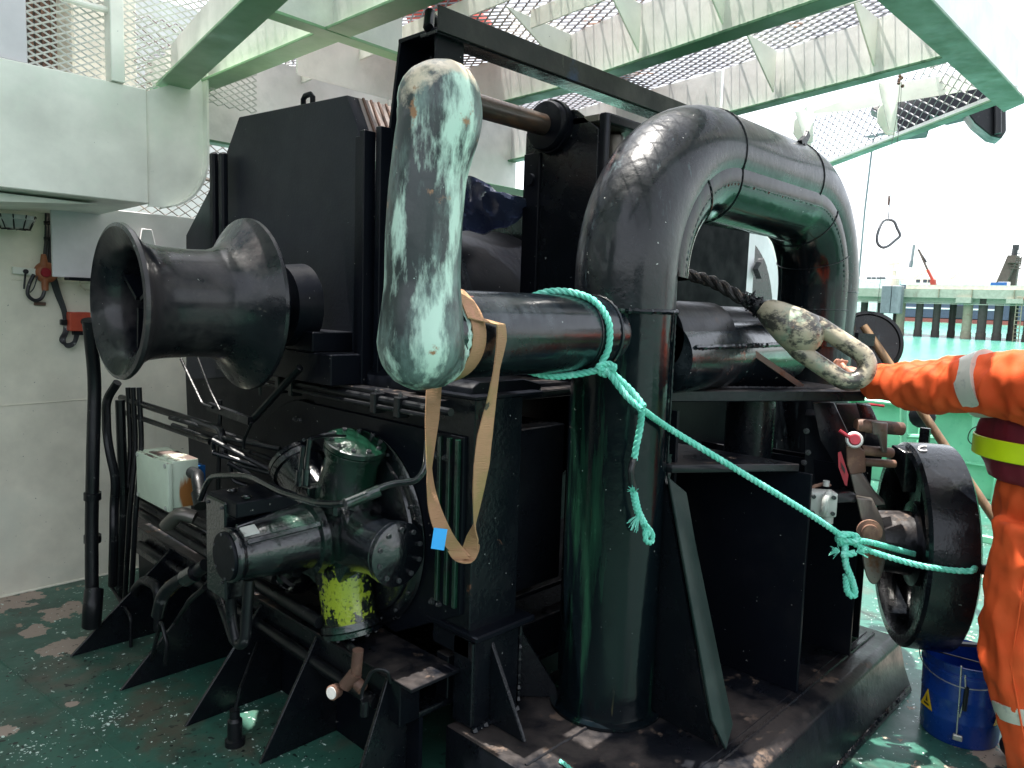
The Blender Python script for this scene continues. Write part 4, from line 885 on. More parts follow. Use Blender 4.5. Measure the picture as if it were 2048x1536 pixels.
# side gussets standing on the deck
gus = [(140,1315,220,1160),(240,1383,310,1240),(370,1455,454,1276),(520,1530,597,1354)]
tips = [(.972,3.545),(1.025,3.10),(1.105,2.672),(1.194,2.275),(1.27,1.86)]
for x, y in tips:
    b = MB(); b.poly3([(x, y, 0), (1.42, y, .40), (1.50, y, .40), (1.50, y, 0)], (0,.014,0)); b.build('deck_gusset', 'black', wi, bevel=.002)
b = MB(); b.box(1.50, 1.515, 1.8, 4.2, 0, .25); b.build('skirt_plate', 'satin', wi)
# drum guard (tall casing)
oc = [A(704,740,x=1.65), A(718,262,x=1.65), A(694,190,x=1.65), A(478,234,x=1.65), A(444,330,x=1.65), A(372,470,x=1.65), A(372,760,x=1.65)]
b = MB(); b.prism([(p.y, p.z) for p in oc], 'x', 1.65, 1.70); b.build('guard_side', 'guard', wi, bevel=.003)
p0, p1, p2 = oc[1], oc[2], oc[3]
b = MB(); b.prism([(p0.y-.01, p0.z-.02), (p1.y, p1.z), (p2.y, p2.z), (p2.y-.02, p2.z-.02), (p1.y, p1.z-.02), (p0.y+.01, p0.z-.02)], 'x', 1.70, 2.05); b.build('guard_top', 'meshdark', wi)
b = MB()
for i in range(9): b.bar((1.72+.035*i, p0.y-.012, p0.z-.01), (1.72+.035*i, p1.y-.002, p1.z+.002), .008, .008)
b.build('guard_rib', 'rustcap', wi)
for (xa, xb, ya) in ((1.62, 1.66, 2.34), (1.60, 1.65, 2.285), (1.63, 1.68, 2.23)):
    b = MB(); b.box(xa, xb, ya, ya+.03, 1.29, oc[1].z-.01*(ya-2.2)/.05); b.build('guard_edge_post', 'satin', wi, bevel=.002)
b = MB(); b.tube([A(616, 212, x=1.67)+V((0,.035,-.03)), A(616, 212, x=1.67)+V((0,.035,.03)), A(616, 190, x=1.67)+V((0,.02,0)), A(616, 190, x=1.67)+V((0,-.02,0)), A(616, 212, x=1.67)+V((0,-.035,.03)), A(616, 212, x=1.67)+V((0,-.035,-.03))], .011, 10); b.build('lifting_eye', 'satin', wi)
for px in (428, 446):
    a = A(px, 305, x=1.60); c = A(px-3, 480, x=1.60)
    b = MB(); b.bar(a, V((a.x, a.y, 1.3)), .045, .03, (1,0,0)); b.build('upright_stanchion', 'satin', wi, bevel=.008)
# lower casing at the left and dark machinery body
b = MB(); b.prism([(2.5,.42),(3.1,.42),(3.9,.42),(3.95,1.2),(3.6,1.55),(2.5,1.55),(2.5,1.29)], 'x', 1.66, 2.4); b.build('machinery_body', 'satin', wi, bevel=.004)
b = MB(); b.box(1.62, 1.66, 2.50, 3.3, .45, 1.25); b.build('bearing_plate', 'satin', wi)
# stepped bearing feet
s1 = A(570,640,x=1.50); 
b = MB(); b.box(1.48, 1.66, 2.30, 2.75, 1.288, 1.40); b.build('bearing_step', 'satin', wi, bevel=.004)
b = MB(); b.box(1.48, 1.66, 2.42, 2.85, 1.40, 1.475); b.build('bearing_step', 'satin', wi, bevel=.004)
for y in (2.5, 2.6): 
    b = MB(); b.lathe([(0,.02),(.01,.02),(.012,.012),(.035,.012),(.037,.02),(.045,.02)], (1.53, y, 1.475), (0,0,1), 14); b.build('grease_nipple', 'motorgreen', wi)
# warping drum on its shaft
WY, WZ = 2.60, 1.566
x0 = .872
prof = [(0, .238), (.004, .250), (.016, .252), (.024, .246), (.035, .232), (.055, .208), (.085, .192), (.14, .186), (.24, .183), (.30, .186), (.335, .198), (.37, .225), (.397, .26), (.415, .288), (.430, .306), (.442, .308), (.448, .302), (.450, .28), (.45, .10),
        (.45, .09), (.20, .09), (.20, .158), (.09, .160), (.05, .168), (.025, .19), (.008, .228)]
b = MB(); b.lathe(prof, (x0, WY, WZ), (1,0,0), 72, closed=True); wd = b.build('warping_drum', 'drum', wi)
b = MB(); b.lathe([(.19, .157), (.199, .157)], (x0, WY, WZ), (1,0,0), 40); b.build('inner_plate', 'satin', wd)
for a in (35, 155, 275):
    c = V((0, math.cos(R(a)), math.sin(R(a)))); b = MB(); b.bar(V((x0+.13, WY, WZ))+c*.02, V((x0+.13, WY, WZ))+c*.15, .012, .12, (1,0,0)); b.build('inner_rib', 'satin', wd)
b = MB(); b.lathe([(0,.10),(.12,.10),(.125,.15),(.22,.16)], (1.32, WY, WZ), (1,0,0), 40); b.build('shaft_bearing', 'satin', wi)
# hanging V bracket and diagonal under the drum
def L(px, py, x): return A(px, py, x=x)
b = MB(); b.tube(fillet([L(362,718,1.35), L(405,808,1.35), L(425,815,1.35)], .02), .006, 8); b.tube(fillet([L(396,716,1.35), L(420,780,1.35), L(440,820,1.35)], .03), .005, 8)
b.tube([L(600,735,1.45), L(505,840,1.40)], .014, 8); b.bar(L(418,812,1.36), L(500,842,1.38), .02, .03); b.build('brake_linkage', 'hose', wi)
b = MB(); b.tube(fillet([L(440,800,1.40), L(435,1010,1.38), L(432,1160,1.38)], .02), .010, 8)
b.tube(fillet([L(520,790,1.42), L(520,700,1.42)], .02), .005, 6); b.tube(fillet([L(503,845,1.38), L(488,880,1.38), L(487,900,1.38), L(500,905,1.38)], .02), .006, 6)
b.build('vertical_pipe', 'hose', wi)
# hydraulic pipe run along the side
pr_ = []
def pipe(pts, r, name='hydraulic_pipe', m='hose', par=None, rr=.03, n=10):
    b = MB(); b.tube(fillet(pts, rr), r, n); return b.build(name, m, par or wi)
for i, (pa, pb) in enumerate((((340,835),(560,900)), ((345,850),(560,925)), ((425,880),(580,960)), ((425,905),(560,945)), ((455,925),(560,985)))):
    pipe([L(*pa, 1.30), L(*pb, 1.48)], .010)
pipe([L(560,898,1.48), L(428,872,1.34), L(425,905,1.34), L(560,945,1.46)], .010); pipe([L(545,990,1.46), L(462,960,1.36), L(460,925,1.36), L(555,950,1.46)], .010)
for y0, z0, y1, z1 in ((3.9,.62,2.35,.62), (3.9,.52,2.2,.48), (3.9,.57,2.5,.55)):
    pipe([(1.38, y0, z0), (1.38, y1, z1)], .022, n=14)
pipe([(1.36, 4.0, 1.07), (1.36, 2.9, 1.06), (1.36, 2.88, .96)], .016); pipe([(1.36, 4.0, 1.0), (1.36, 3.0, .995)], .012)
pipe([(1.40, 3.9, .33), (1.40, 1.9, .30)], .020, n=12)
# pipe bundle at the left end, rising behind the drum and curving to the deck
pipe([L(178,640,1.10), L(190,760,1.15), L(186,900,1.12), L(183,1060,1.10), L(184,1200,1.08)], .028, 'standpipe', n=16, rr=.1)
pipe([L(188,1180,1.08), L(185,1215,1.06), L(183,1250,1.06)], .040, 'pipe_flange', n=16)
for py in (985, 1070): pipe([L(185,py,1.11), L(185,py+14,1.11)], .036, 'pipe_flange', n=16)
pipe([L(235,765,1.25), L(212,800,1.22), L(214,880,1.18), L(232,960,1.2), L(228,1010,1.2), L(228,1060,1.18), L(225,1170,1.2)], .020, 'standpipe', rr=.08)
pipe([L(240,800,1.3), L(248,1020,1.3), L(240,1180,1.3)], .022, 'standpipe', rr=.1)
for px in (262, 272, 284): pipe([L(px-6,775,1.35), L(px,900,1.35), L(px-12,1010,1.3), L(px-22,1200,1.3)], .012, 'standpipe', rr=.1)
pipe([L(222,1172,1.2), L(262,1235,1.2), L(262,1310,1.2)], .008, 'thin_pipe'); pipe([L(300,1330,1.15), L(322,1240,1.15), L(335,1290,1.15), L(330,1330,1.15)], .008, 'thin_pipe')
pipe([L(262,1330,1.25), L(268,1180,1.25), L(290,1158,1.25), L(318,1175,1.25), L(318,1260,1.25)], .022, 'return_bend', rr=.06, n=14)
pipe([L(435,1180,1.22), L(470,1285,1.18), L(485,1285,1.18), L(500,1170,1.2)], .018, 'return_bend', rr=.05, n=14)
b = MB()
for i in range(8): b.box(1.66-.0, 1.655, 3.0, 3.01, .5, .51) if False else None
jk = A(470, 1488, z=0)
b = MB(); b.lathe([(0,.035),(.02,.035),(.025,.026),(.09,.026),(.10,.018),(.13,.018)], jk, (0,0,1), 20); b.tube([jk+V((0,0,.12)), jk+V((.02,0,.2)), A(515,1285,x=1.38)], .006, 8); b.build('drain_foot', 'hose', wi)
# threaded rod and nut, drain valve with gauge
b = MB(); c = L(806,1310,1.75); b.lathe([(0,.012),(.16,.012)], (c.x, c.y, .42), (0,0,1), 10); b.lathe([(.12,.022),(.15,.022)], (c.x, c.y, .42), (0,0,1), 6); b.build('threaded_rod', 'hose', wi)
b = MB(); b.lathe([(0,.04),(.03,.04),(.035,.03),(.05,.03)], (1.78, 1.95, .415), (0,0,1), 6); b.build('anchor_nut', 'hose', wi)
b = MB(); b.cyl(L(716,1300,1.35), L(712,1345,1.35), .018, 14); b.cyl(L(712,1345,1.35), L(690,1372,1.33), .022, 12); b.cyl(L(700,1352,1.35), L(726,1378,1.36), .020, 12); dv = b.build('drain_valve', 'rustcap', wi)
g = L(667,1384,1.30); dirn = (CAM-g).normalized()
b = MB(); b.lathe([(-.02,.022),(.008,.024),(.010,.020)], g, (-.9,-.25,.1), 22); b.build('gauge_case', 'rustcap', dv)
b = MB(); b.lathe([(.010,.0195),(.012,.0195)], g, (-.9,-.25,.1), 22); b.build('gauge_dial', 'dial', dv)
pipe([L(728,1420,1.33), L(722,1385,1.33), L(745,1338,1.35), L(775,1340,1.38), L(782,1365,1.4)], .006, 'valve_tube', par=None, rr=.05)
pipe([L(730,1400,1.33), L(728,1430,1.33)], .014, 'valve_ferrule')
pipe([L(650,1240,1.6), L(712,1305,1.37)], .012)

# ---- motor
YM, ZM = 2.245, .775
mo = thing('hydraulic_motor', (1.5, YM, ZM), 'glossy black radial piston hydraulic motor with five bolted cylinders', 'motor')
def mx(t, r, a=0): return V((t, YM+r*math.cos(R(a)), ZM+r*math.sin(R(a))))
b = MB(); b.lathe([(0,.19),(.004,.30),(.008,.312),(.018,.316),(.020,.345),(.030,.358),(.040,.355)], (1.549, YM, ZM), (1,0,0), 64); b.build('mounting_flange', 'motor', mo)
b = MB(); b.lathe([(0,.10),(.02,.13),(.04,.155),(.12,.175),(.16,.17),(.2,.15)], (1.385, YM, ZM), (1,0,0), 48); b.build('crankcase', 'motor', mo)
b = MB(); b.lathe([(0,.084),(.008,.089),(.02,.089),(.03,.085),(.035,.085),(.10,.090),(.105,.093),(.15,.096),(.275,.110),(.28,.128),(.305,.130),(.31,.116),(.36,.112)], (1.065, YM, ZM), (1,0,0), 56)
fh = b.build('valve_housing', 'motor', mo)
b = MB(); b.lathe([(0,.076),(.003,.078),(.01,.078)], (1.056, YM, ZM), (1,0,0), 40); b.build('end_cover', 'satin', fh)
for a in (20, 80, 140, 200, 262, 320): bolt(mx(1.06, .070, a), (-1,0,0), .011, mo, 'cap')
b = MB(); b.poly3([mx(1.10, .087, 128), mx(1.15, .090, 128), mx(1.15, .090, 104), mx(1.10, .087, 104)], V((0, .1, .35)).normalized()*.006); b.build('name_plate', 'alu', mo)
# housing ribs
for a, w in ((148, .02), (95, .02), (40, .02), (-60, .02)):
    b = MB(); p = [mx(1.10, .08, a), mx(1.10, .092, a), mx(1.19, .105, a), mx(1.342, .132, a), mx(1.342, .08, a)]
    b.poly3(p, (0, .016*math.sin(R(a)), .016*abs(math.cos(R(a)))+.004)); b.build('housing_rib', 'motor', mo, bevel=.003)
# five cylinders; local frame: t along the radius, s along X, n across
def cyl_head(a, tint, ln=.352, dx=0):
    er = V((0, math.cos(R(a)), math.sin(R(a)))); ex = V((1,0,0)); et = er.cross(ex)
    C0 = V((1.475+dx, YM, ZM)); r0 = .088
    b = MB()
    # body: tapered rounded block flowing to a round head
    secs = []
    for t, hx, ht, k in ((.05, .082, .125, .6), (.13, .086, .118, .7), (.20, .090, .100, .85), (.26, .093, .096, 1), (ln-.035, .094, .098, 1)):
        s_ = []
        for j in range(28):
            q = 2*math.pi*j/28; cx_, sx_ = math.cos(q), math.sin(q)
            m_ = max(abs(cx_), abs(sx_)); f = k + (1-k)/m_
            s_.append(C0 + er*t + ex*(cx_*hx*f) + et*(sx_*ht*f))
        secs.append(s_)
    vs = [p for s_ in secs for p in s_]; fs = []
    for i in range(len(secs)-1):
        for j in range(28): k2 = (j+1) % 28; fs.append((i*28+j, i*28+k2, (i+1)*28+k2, (i+1)*28+j))
    fs += [tuple(range(28))[::-1], tuple((len(secs)-1)*28+j for j in range(28))]
    b.add(vs, fs); o = b.build('cylinder', tint, mo, bevel=0)
    b = MB(); b.lathe([(ln-.040, .103), (ln-.018, .106), (ln-.014, .100), (ln-.012, .106), (ln+.004, .106), (ln+.008, .098), (ln+.009, .05), (ln+.012, .045)], C0, er, 40); hd = b.build('cylinder_head', 'motorgreen' if tint == 'motorgreen' else 'motor', mo)
    for j in range(10):
        q = 2*math.pi*(j+.4)/10; bolt(C0 + er*(ln+.006) + (ex*math.cos(q)+et*math.sin(q))*.084, er, .016, mo, 'cap')
    return er, ex, et, C0
import builtins
A_UP = 72
for a, tint in ((82, 'motorgreen'), (154, 'motor'), (10+360-0, 'motor')): pass
ANG = [(82, 'motorgreen'), (146, 'motor'), (190, 'motor'), (-100, 'motor'), (-100, 'motor')]
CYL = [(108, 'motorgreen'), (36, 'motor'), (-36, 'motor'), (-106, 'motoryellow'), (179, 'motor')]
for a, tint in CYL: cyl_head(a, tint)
for k in range(20): bolt(V((1.569, YM+.335*math.cos(k*.31416+.2), ZM+.335*math.sin(k*.31416+.2))), (-1,0,0), .013, mo, 'cap')
for a_ in (72, 144, 0, -72, 216):
    p_ = V((1.45, YM+.15*math.cos(R(a_)), ZM+.15*math.sin(R(a_)))); er_ = V((0, math.cos(R(a_)), math.sin(R(a_)))); et_ = er_.cross(V((1,0,0)))
    b = MB(); b.obox(p_, V((1,0,0)), er_, et_, .05, .035, .045); b.build('case_boss', 'motor', mo, bevel=.012, seg=2)
# manifold block and hose fittings at the outer end
b = MB(); b.box(1.09, 1.19, YM+.06, YM+.20, .60, .93); b.build('manifold_block', 'motor', mo, bevel=.006)
b = MB(); b.box(1.10, 1.32, YM+.0, YM+.20, .89, .94); b.build('port_block', 'satin', mo, bevel=.004)
for y in (YM+.03, YM+.13): 
    b = MB(); b.lathe([(0,.018),(.004,.018),(.005,.012),(.009,.010)], (1.15, y, .946), (0,0,1), 14); b.build('port_plug', 'motor', mo)
for p in ((1.09, YM+.08, .91), (1.09, YM+.18, .91), (1.09, YM+.08, .66)): bolt(p, (-1,0,0), .010, mo, 'cap')
for p, q_ in ((L(400,1160,1.10), L(360,1135,1.06)),):
    pass
# small tubes on the motor
def mp(pts, r=.008, m='motor', rr=.04, name='steel_tube'): 
    b = MB(); b.tube(fillet(pts, rr), r, 12); return b.build(name, m, mo)
mp([L(400,1000,1.2), L(418,955,1.22), L(440,951,1.22), L(500,952,1.24), L(560,985,1.2), L(640,1008,1.2), L(690,1008,1.22), L(730,990,1.28), L(778,968,1.34), L(835,962,1.38), L(853,935,1.40), L(856,880,1.42)], .0105, rr=.05)
mp([L(690,1008,1.21), L(735,990,1.28), L(760,980,1.31)], .018, m='motorgreen', name='tube_union'); mp([L(600,965,1.25), L(602,930,1.25), L(607,892,1.25)], .008); mp([L(612,965,1.24), L(614,925,1.24), L(620,878,1.24)], .008)
mp([L(598,970,1.25), L(601,940,1.25)], .013, name='tube_nut'); mp([L(611,970,1.24), L(613,938,1.24)], .013, name='tube_nut')
mp([L(607,880,1.25), L(630,872,1.35), L(670,865,1.42)], .005); mp([L(620,878,1.24), L(650,872,1.32), L(690,872,1.42)], .005)
b = MB(); b.box(1.37, 1.45, YM+.02, YM+.10, .90, .945); b.build('tube_manifold', 'motor', mo, bevel=.004)
b = MB(); b.box(1.38, 1.47, YM-.13, YM-.03, .865, .915); b.build('crank_boss', 'motor', mo, bevel=.01)
# hose elbows low left
mp([L(412,1130,1.12), L(385,1150,1.10), L(350,1165,1.08), L(325,1190,1.06), L(316,1230,1.06)], .024, m='hose', rr=.06, name='hose_elbow')
mp([L(392,1145,1.10), L(372,1156,1.09)], .032, m='motor', name='hose_collar'); mp([L(345,1170,1.08), L(335,1182,1.075)], .026, m='brass', name='hose_ferrule')
mp([L(410,1175,1.14), L(380,1200,1.14), L(352,1245,1.2)], .010, m='hose')
mp([L(462,1170,1.12), L(462,1230,1.12), L(475,1290,1.12), L(490,1285,1.12), L(498,1160,1.14)], .018, m='hose', rr=.06, name='hose_loop')
b = MB(); b.tube(fillet([L(335,1050,1.08), L(360,1025,1.10), L(390,1035,1.14)], .04), .030, 14, sq=(1.1,.8)); b.build('block_coupling', 'steel', mo)

# ---- blue tarpaulin on the drum and the drum itself
b = MB(); b.lathe([(0,.16),(0,.80),(.02,.82),(.045,.82),(.05,.30),(.9,.30),(.9,.82),(.94,.82)], (2.0, 2.95, 1.36), (1,0,0), 72); b.build('rope_drum', 'black', wi)
b = MB(); b.lathe([(0,.30),(0,.62),(.8,.62)], (2.06, 2.95, 1.36), (1,0,0), 48); b.build('wound_rope', 'satin', wi)
tp = thing('tarpaulin', (2.3, 2.7, 1.9), 'crumpled dark blue tarpaulin draped over the winch drum behind the horn', 'tarpaulin')
outp = [(920,345),(950,372),(985,380),(1022,395),(1052,408),(1050,418),(1027,438),(1022,458),(985,452),(968,440),(950,420),(942,395),(930,385)]
vs = []; 
b = MB(); nx_, ny_ = 26, 18
for j in range(ny_+1):
    for i in range(nx_+1):
        s_, t_ = i/nx_, j/ny_
        px = 905+150*s_; top_ = 340+70*s_; bot = 440-10*s_ if s_ < .75 else 432-35*(s_-.75)/.25
        py = top_+(bot+30-top_)*t_
        p = A(px, py, x=2.28+.10*t_+.12*s_); k = noise.noise(V((s_*2.2, t_*1.8, 2)))*.09+(1-abs(noise.noise(V((s_*4, t_*3, 7)))*2.5))*.03
        vs.append(p+V((-k, -k*.7, k*.4)))
b.add(vs, [(j*(nx_+1)+i, j*(nx_+1)+i+1, (j+1)*(nx_+1)+i+1, (j+1)*(nx_+1)+i) for j in range(ny_) for i in range(nx_)])
b.build('tarpaulin_sheet', 'tarp', tp, smooth=25)
b = MB(); b.prism([(2.35, 1.3), (2.35, 2.15), (3.2, 2.15), (3.2, 1.3)], 'x', 3.1, 3.14); b.build('dark_casing', 'satin', wi)
YC = 2.45
xa, xb, xc, xd = (A(q, 520, y=YC).x for q in (1340, 1496, 1514, 1640))
zt1 = A(1430, 395, y=YC).z; zt2 = A(1530, 430, y=YC).z
b = MB(); b.box(xa, xb, YC, YC+.4, .9, zt1); b.build('end_casing', 'deepblack', wi)
sc_ = thing('side_screen', (xc, YC+.2, 1.3), 'pale upright screen plate seen through the pipe arch', 'screen')
b = MB(); b.box(xb+.004, xc, YC+.02, YC+.4, .9, zt2); b.build('post', 'white', sc_)
b = MB(); b.box(xc+.004, xd, YC+.3, YC+.31, .9, zt2); b.build('plate', 'pale', sc_)
b = MB(); c_ = A(1470, 640, y=YC+.25); b.lathe([(0,.62),(.02,.62)], c_, (0,1,0), 40); b.build('round_cheek', 'black', sc_)
b = MB(); c_ = A(1470, 640, y=YC+.28); b.lathe([(0,.78),(.01,.78)], c_, (0,1,0), 40); b.build('round_rim', 'white', sc_)
b = MB(); c_ = A(1520, 537, y=YC-.02); b.obox(c_, V((1,0,1)).normalized(), V((-1,0,1)).normalized(), V((0,1,0)), .055, .045, .02); b.build('diamond_stop', 'black', sc_)

# ================================================================ wheel and linkage at the right end
def plate(pl, d, th, name, m, par, bevel=.002, dirv=(.93, .36, 0)):
    """a plate whose near outline lies at depth d, with thickness th away from there"""
    q = [A(p[0], p[1], d=p[2] if len(p) > 2 else d) for p in pl]
    b = MB(); b.poly3(q, V(dirv).normalized()*th); return b.build(name, m, par, bevel=bevel)
WC = A(1842, 1088, d=3.06); WN = V((-.515, .857, .0)).normalized(); WR = .408
wh = thing('flanged_wheel', WC, 'big black open wheel with a small white C on its rim', 'wheel')
b = MB(); hw = .088
b.lathe([(-hw, WR-.02), (-hw+.012, WR), (0, WR+.002), (hw-.012, WR), (hw, WR-.012), (hw, WR-.045), (hw-.03, WR-.055), (-hw+.02, WR-.055), (-hw, WR-.045)], WC, WN, 96, closed=True); b.build('rim', 'black', wh)
# web with three openings: built as spokes and hub so that one sees through
wu = V((0,0,1)); wv = WN.cross(wu).normalized()
def wp(t, r, a): return WC + WN*t + (wu*math.cos(R(a)) + wv*math.sin(R(a)))*r
b = MB(); b.lathe([(-.05, .05), (-.05, .17), (.04, .17), (.05, .13), (.17, .12), (.18, .11), (.18, .05)], WC, WN, 56, closed=True); b.build('hub', 'deckplate', wh)
b = MB(); b.lathe([(-.03,.05),(-.03,WR-.03),(-.015,WR-.03),(-.015,.05)], WC, WN, 64, closed=True); b.build('web_disc', 'black', wh)
for a in (20, 110, 200, 290):
    b = MB(); n_ = 7
    in_ = [wp(.02, .16, a-24+8*i) for i in range(n_)]; out_ = [wp(.02, WR-.05, a-20+6.6*i) for i in range(n_)]
    b.poly3(in_+out_[::-1], WN*-.02); b.build('spoke', 'black', wh, bevel=.003)
b = MB(); b.lathe([(-.06, .03), (.26, .03)], WC, WN, 20); b.build('axle', 'steel', wh)
# chalked letter C on the rim
cc = []
for i in range(9):
    a = R(60+ 240*i/8); px = 1848+9*math.cos(a)*1.2; py = 897-5*math.sin(a)
    r_ = ray(px, py); # meet the rim cylinder
    o_ = CAM-WC; dd_ = r_-WN*r_.dot(WN); oo_ = o_-WN*o_.dot(WN); A_ = dd_.dot(dd_); B_ = dd_.dot(oo_); C_ = oo_.dot(oo_)-(WR+.004)**2
    disc = B_*B_-A_*C_
    if disc > 0: cc.append(CAM + r_*((-B_-math.sqrt(disc))/A_))
if len(cc) > 3:
    b = MB(); b.tube(cc, .0035, 6); b.build('letter_c', 'chalk', wh)
# curl at the top left of the rim
pc = [wp(hw+.01, WR-.03, -6), wp(hw+.05, WR-.01, 2), wp(hw+.05, WR-.06, 8), wp(hw+.0, WR-.16, 10), wp(hw, WR-.2, -2)]
b = MB(); b.poly3(pc, WN*-.05); b.build('rim_lug', 'black', wh, bevel=.006, seg=2)
pin0 = A(1895, 1142, d=2.74); pin1 = A(1974, 1139, d=2.68)
b = MB(); b.lathe([(0,.018),(.155,.018),(.162,.014)], pin0, pin1-pin0, 18); b.build('pin', 'hose', wh)
# linkage
lk2 = thing('brake_linkage', A(1690, 950, d=2.95), 'worn black linkage of pins and levers beside the big wheel', 'linkage')
D = 3.0
plate([(1625,806),(1668,806),(1715,905),(1752,1005),(1730,1010),(1690,960),(1640,880)], 3.05, .03, 'side_plate', 'deckplate', lk2)
plate([(1672,808),(1740,808),(1772,885),(1760,930),(1700,920)], 3.15, .04, 'rear_plate', 'deckplate', lk2)
plate([(1712,806),(1742,812),(1757,845),(1722,840)], 3.0, .04, 'top_link', 'black', lk2)
plate([(1610,830),(1660,830),(1700,930),(1700,1000),(1630,1010),(1608,960)], 3.12, .2, 'housing_block', 'satin', lk2)
for (x0, y0, x1, y1, r_, d0, m_) in ((1712,850,1806,858,.026,2.93,'rustcap'), (1722,900,1785,906,.020,2.96,'rustcap'), (1728,924,1790,928,.016,2.98,'rustcap'), (1700,870,1725,876,.030,2.94,'hose')):
    b = MB(); p_, q_ = A(x0, y0, d=d0), A(x1, y1, d=d0); b.lathe([(0,r_*.9),(.004,r_),((q_-p_).length-.004,r_),((q_-p_).length,r_*.9)], p_, q_-p_, 24); b.build('pin', m_, lk2)
plate([(1743,843),(1776,846),(1774,906),(1764,906),(1756,870),(1745,870)], 2.90, .05, 'fork', 'steel', lk2, .004)
plate([(1692,893),(1712,888),(1730,905),(1732,945),(1700,950),(1694,930)], 2.92, .07, 'lever_block', 'rustcap', lk2, .004)
plate([(1700,948),(1722,946),(1752,990),(1762,1000),(1772,1010),(1756,1012),(1712,1000)], 2.92, .07, 'lever_arm', 'steel', lk2, .004)
# long crank plate with an oval end
pl = [(1712,995),(1745,1000)] + [(1748+24*math.cos(R(a)), 1095+75*math.sin(R(a))) for a in range(-50, 235, 15)] + [(1722,1040)]
plate(pl, 2.86, .045, 'crank_plate', 'steel', lk2, .004)
b = MB(); c = A(1738, 1062, d=2.84); b.lathe([(0,.045),(.012,.045),(.014,.03),(.03,.03),(.034,.018)], c, (-.75,-.45,0), 24); b.build('crank_pin', 'rustcap', lk2)
plate([(1676,905),(1682,903),(1697,950),(1694,972),(1690,970),(1677,935)], 2.90, .004, 'red_label', 'redpaint', lk2, 0)
plate([(1682,924),(1690,938),(1690,948),(1683,936)], 2.897, .002, 'label_print', 'inkblack', lk2, 0)
b = MB(); b.tube([A(1679, 861, d=2.88), A(1695, 872, d=2.87), A(1712, 882, d=2.87)], [.007,.007,.012], 8); b.build('red_lever', 'redpaint', lk2)
b = MB(); b.lathe([(0,.028),(.01,.032),(.02,.028)], A(1708, 880, d=2.88), (-.8,-.4,.2), 20); kb = b.build('lever_knob', 'dial', lk2)
b = MB(); b.lathe([(.021,.022),(.028,.018)], A(1708, 880, d=2.88), (-.8,-.4,.2), 16); b.build('knob_face', 'redpaint', kb)
b = MB(); b.tube([A(1735, 808, d=3.2), A(1768, 812, d=3.2)], .006, 6); b.build('red_rod', 'redpaint', lk2)
for p in ((1613,862),(1616,905),(1608,925)): bolt(A(p[0], p[1], d=3.08), (-.9,-.4,0), .016, lk2)
b = MB(); b.obox(A(1849, 878, d=3.4), V((1,0,0)), V((0,1,0)), V((0,0,1)), .012, .02, .05); b.build('rear_stop', 'black', lk2)
# grey valve
vb = thing('hydraulic_valve', A(1640, 1005, d=2.80), 'small grey cast valve block bolted beside the green rope', 'valve')
vc = A(1640, 1005, d=2.80); ax = V((.62,-.78,0)); ay = V((.78,.62,0)); az = V((0,0,1))
b = MB(); b.obox(vc, ax, ay, az, .052, .035, .045); b.build('valve_body', 'alu', vb, bevel=.006, seg=2)
b = MB(); b.obox(vc-ax*.058+az*.0, ax, ay, az, .006, .032, .038); b.obox(vc-ax*.062+az*.02, ax, ay, az, .006, .033, .006); b.obox(vc-ax*.062-az*.01, ax, ay, az, .006, .033, .006); b.build('valve_cap', 'alu', vb, bevel=.003)
for i in (-1, 1):
    for j in (-1, 1): bolt(vc-ay*.034+ax*.036*i+az*.030*j, -ay, .015, vb, 'cap')
b = MB(); b.bar(vc+ay*.03, V((3.10, 1.06, vc.z)), .05, .012); b.build('valve_bracket', 'hose', vb)
b = MB(); b.tube(fillet([vc+ax*.0-ay*.04-az*.03, vc-ay*.06-az*.01, vc-ay*.06+az*.03, vc+ax*.02-ay*.035+az*.045], .02), .013, 10); b.build('valve_pipe', 'alu', vb)
b = MB(); b.lathe([(0,.022),(.03,.022)], vc+ax*.03-az*.045, (0,0,-1), 14); b.build('valve_spigot', 'alu', vb)
plate([(1658,990),(1700,985),(1712,990),(1712,1005),(1700,1005),(1658,1008)], 2.78, .03, 'valve_lever', 'hose', vb, .003)
b = MB(); b.tube([A(1612, 985, d=2.83), A(1630, 972, d=2.84), A(1655, 966, d=2.86), A(1660, 972, d=2.86)], .007, 8); b.build('copper_pipe', 'rustcap', vb)
b = MB(); b.lathe([(0,.012),(.02,.012)], A(1652, 972, d=2.83), (0,0,1), 12); b.build('pipe_nut', 'alu', vb)

# ================================================================ ropes
def strands(path, r, pitch=.055, ns=3, step=.006, n=7, b=None):
    path = resample(spline(path, 10), step); T = []
    b = b or MB(); N = len(path)
    for i in range(N): T.append((path[min(i+1,N-1)]-path[max(i-1,0)]).normalized())
    nx = T[0].cross(V((0,0,1)) if abs(T[0].z) < .9 else V((1,0,0))).normalized(); F = []
    for i in range(N):
        if i: nx = T[i-1].rotation_difference(T[i]) @ nx; nx = (nx-T[i]*nx.dot(T[i])).normalized()
        F.append((nx.copy(), T[i].cross(nx)))
    for k in range(ns):
        pts = []
        for i in range(N):
            a = 2*math.pi*(i*step/pitch + k/ns); pts.append(path[i]+(F[i][0]*math.cos(a)+F[i][1]*math.sin(a))*r*.52)
        b.tube(pts, r*.56, n)
    return b
def fray(c, d, n=26, l=.035, b=None, w=.0009):
    b = b or MB(); c = V(c); d = V(d).normalized()
    for i in range(n):
        e = (d + V((random.uniform(-1,1), random.uniform(-1,1), random.uniform(-1,1)))*.55).normalized()
        b.tube([c, c+e*l*.5+V((0,0,-.003)), c+e*l*random.uniform(.7,1.1)+V((0,0,-.008))], w, 4)
    return b
RR = .0105
gr = thing('mooring_line', A(1212, 738, y=1.34), 'turquoise three-strand rope tied round the side arm and stretched to the wheel', 'rope')
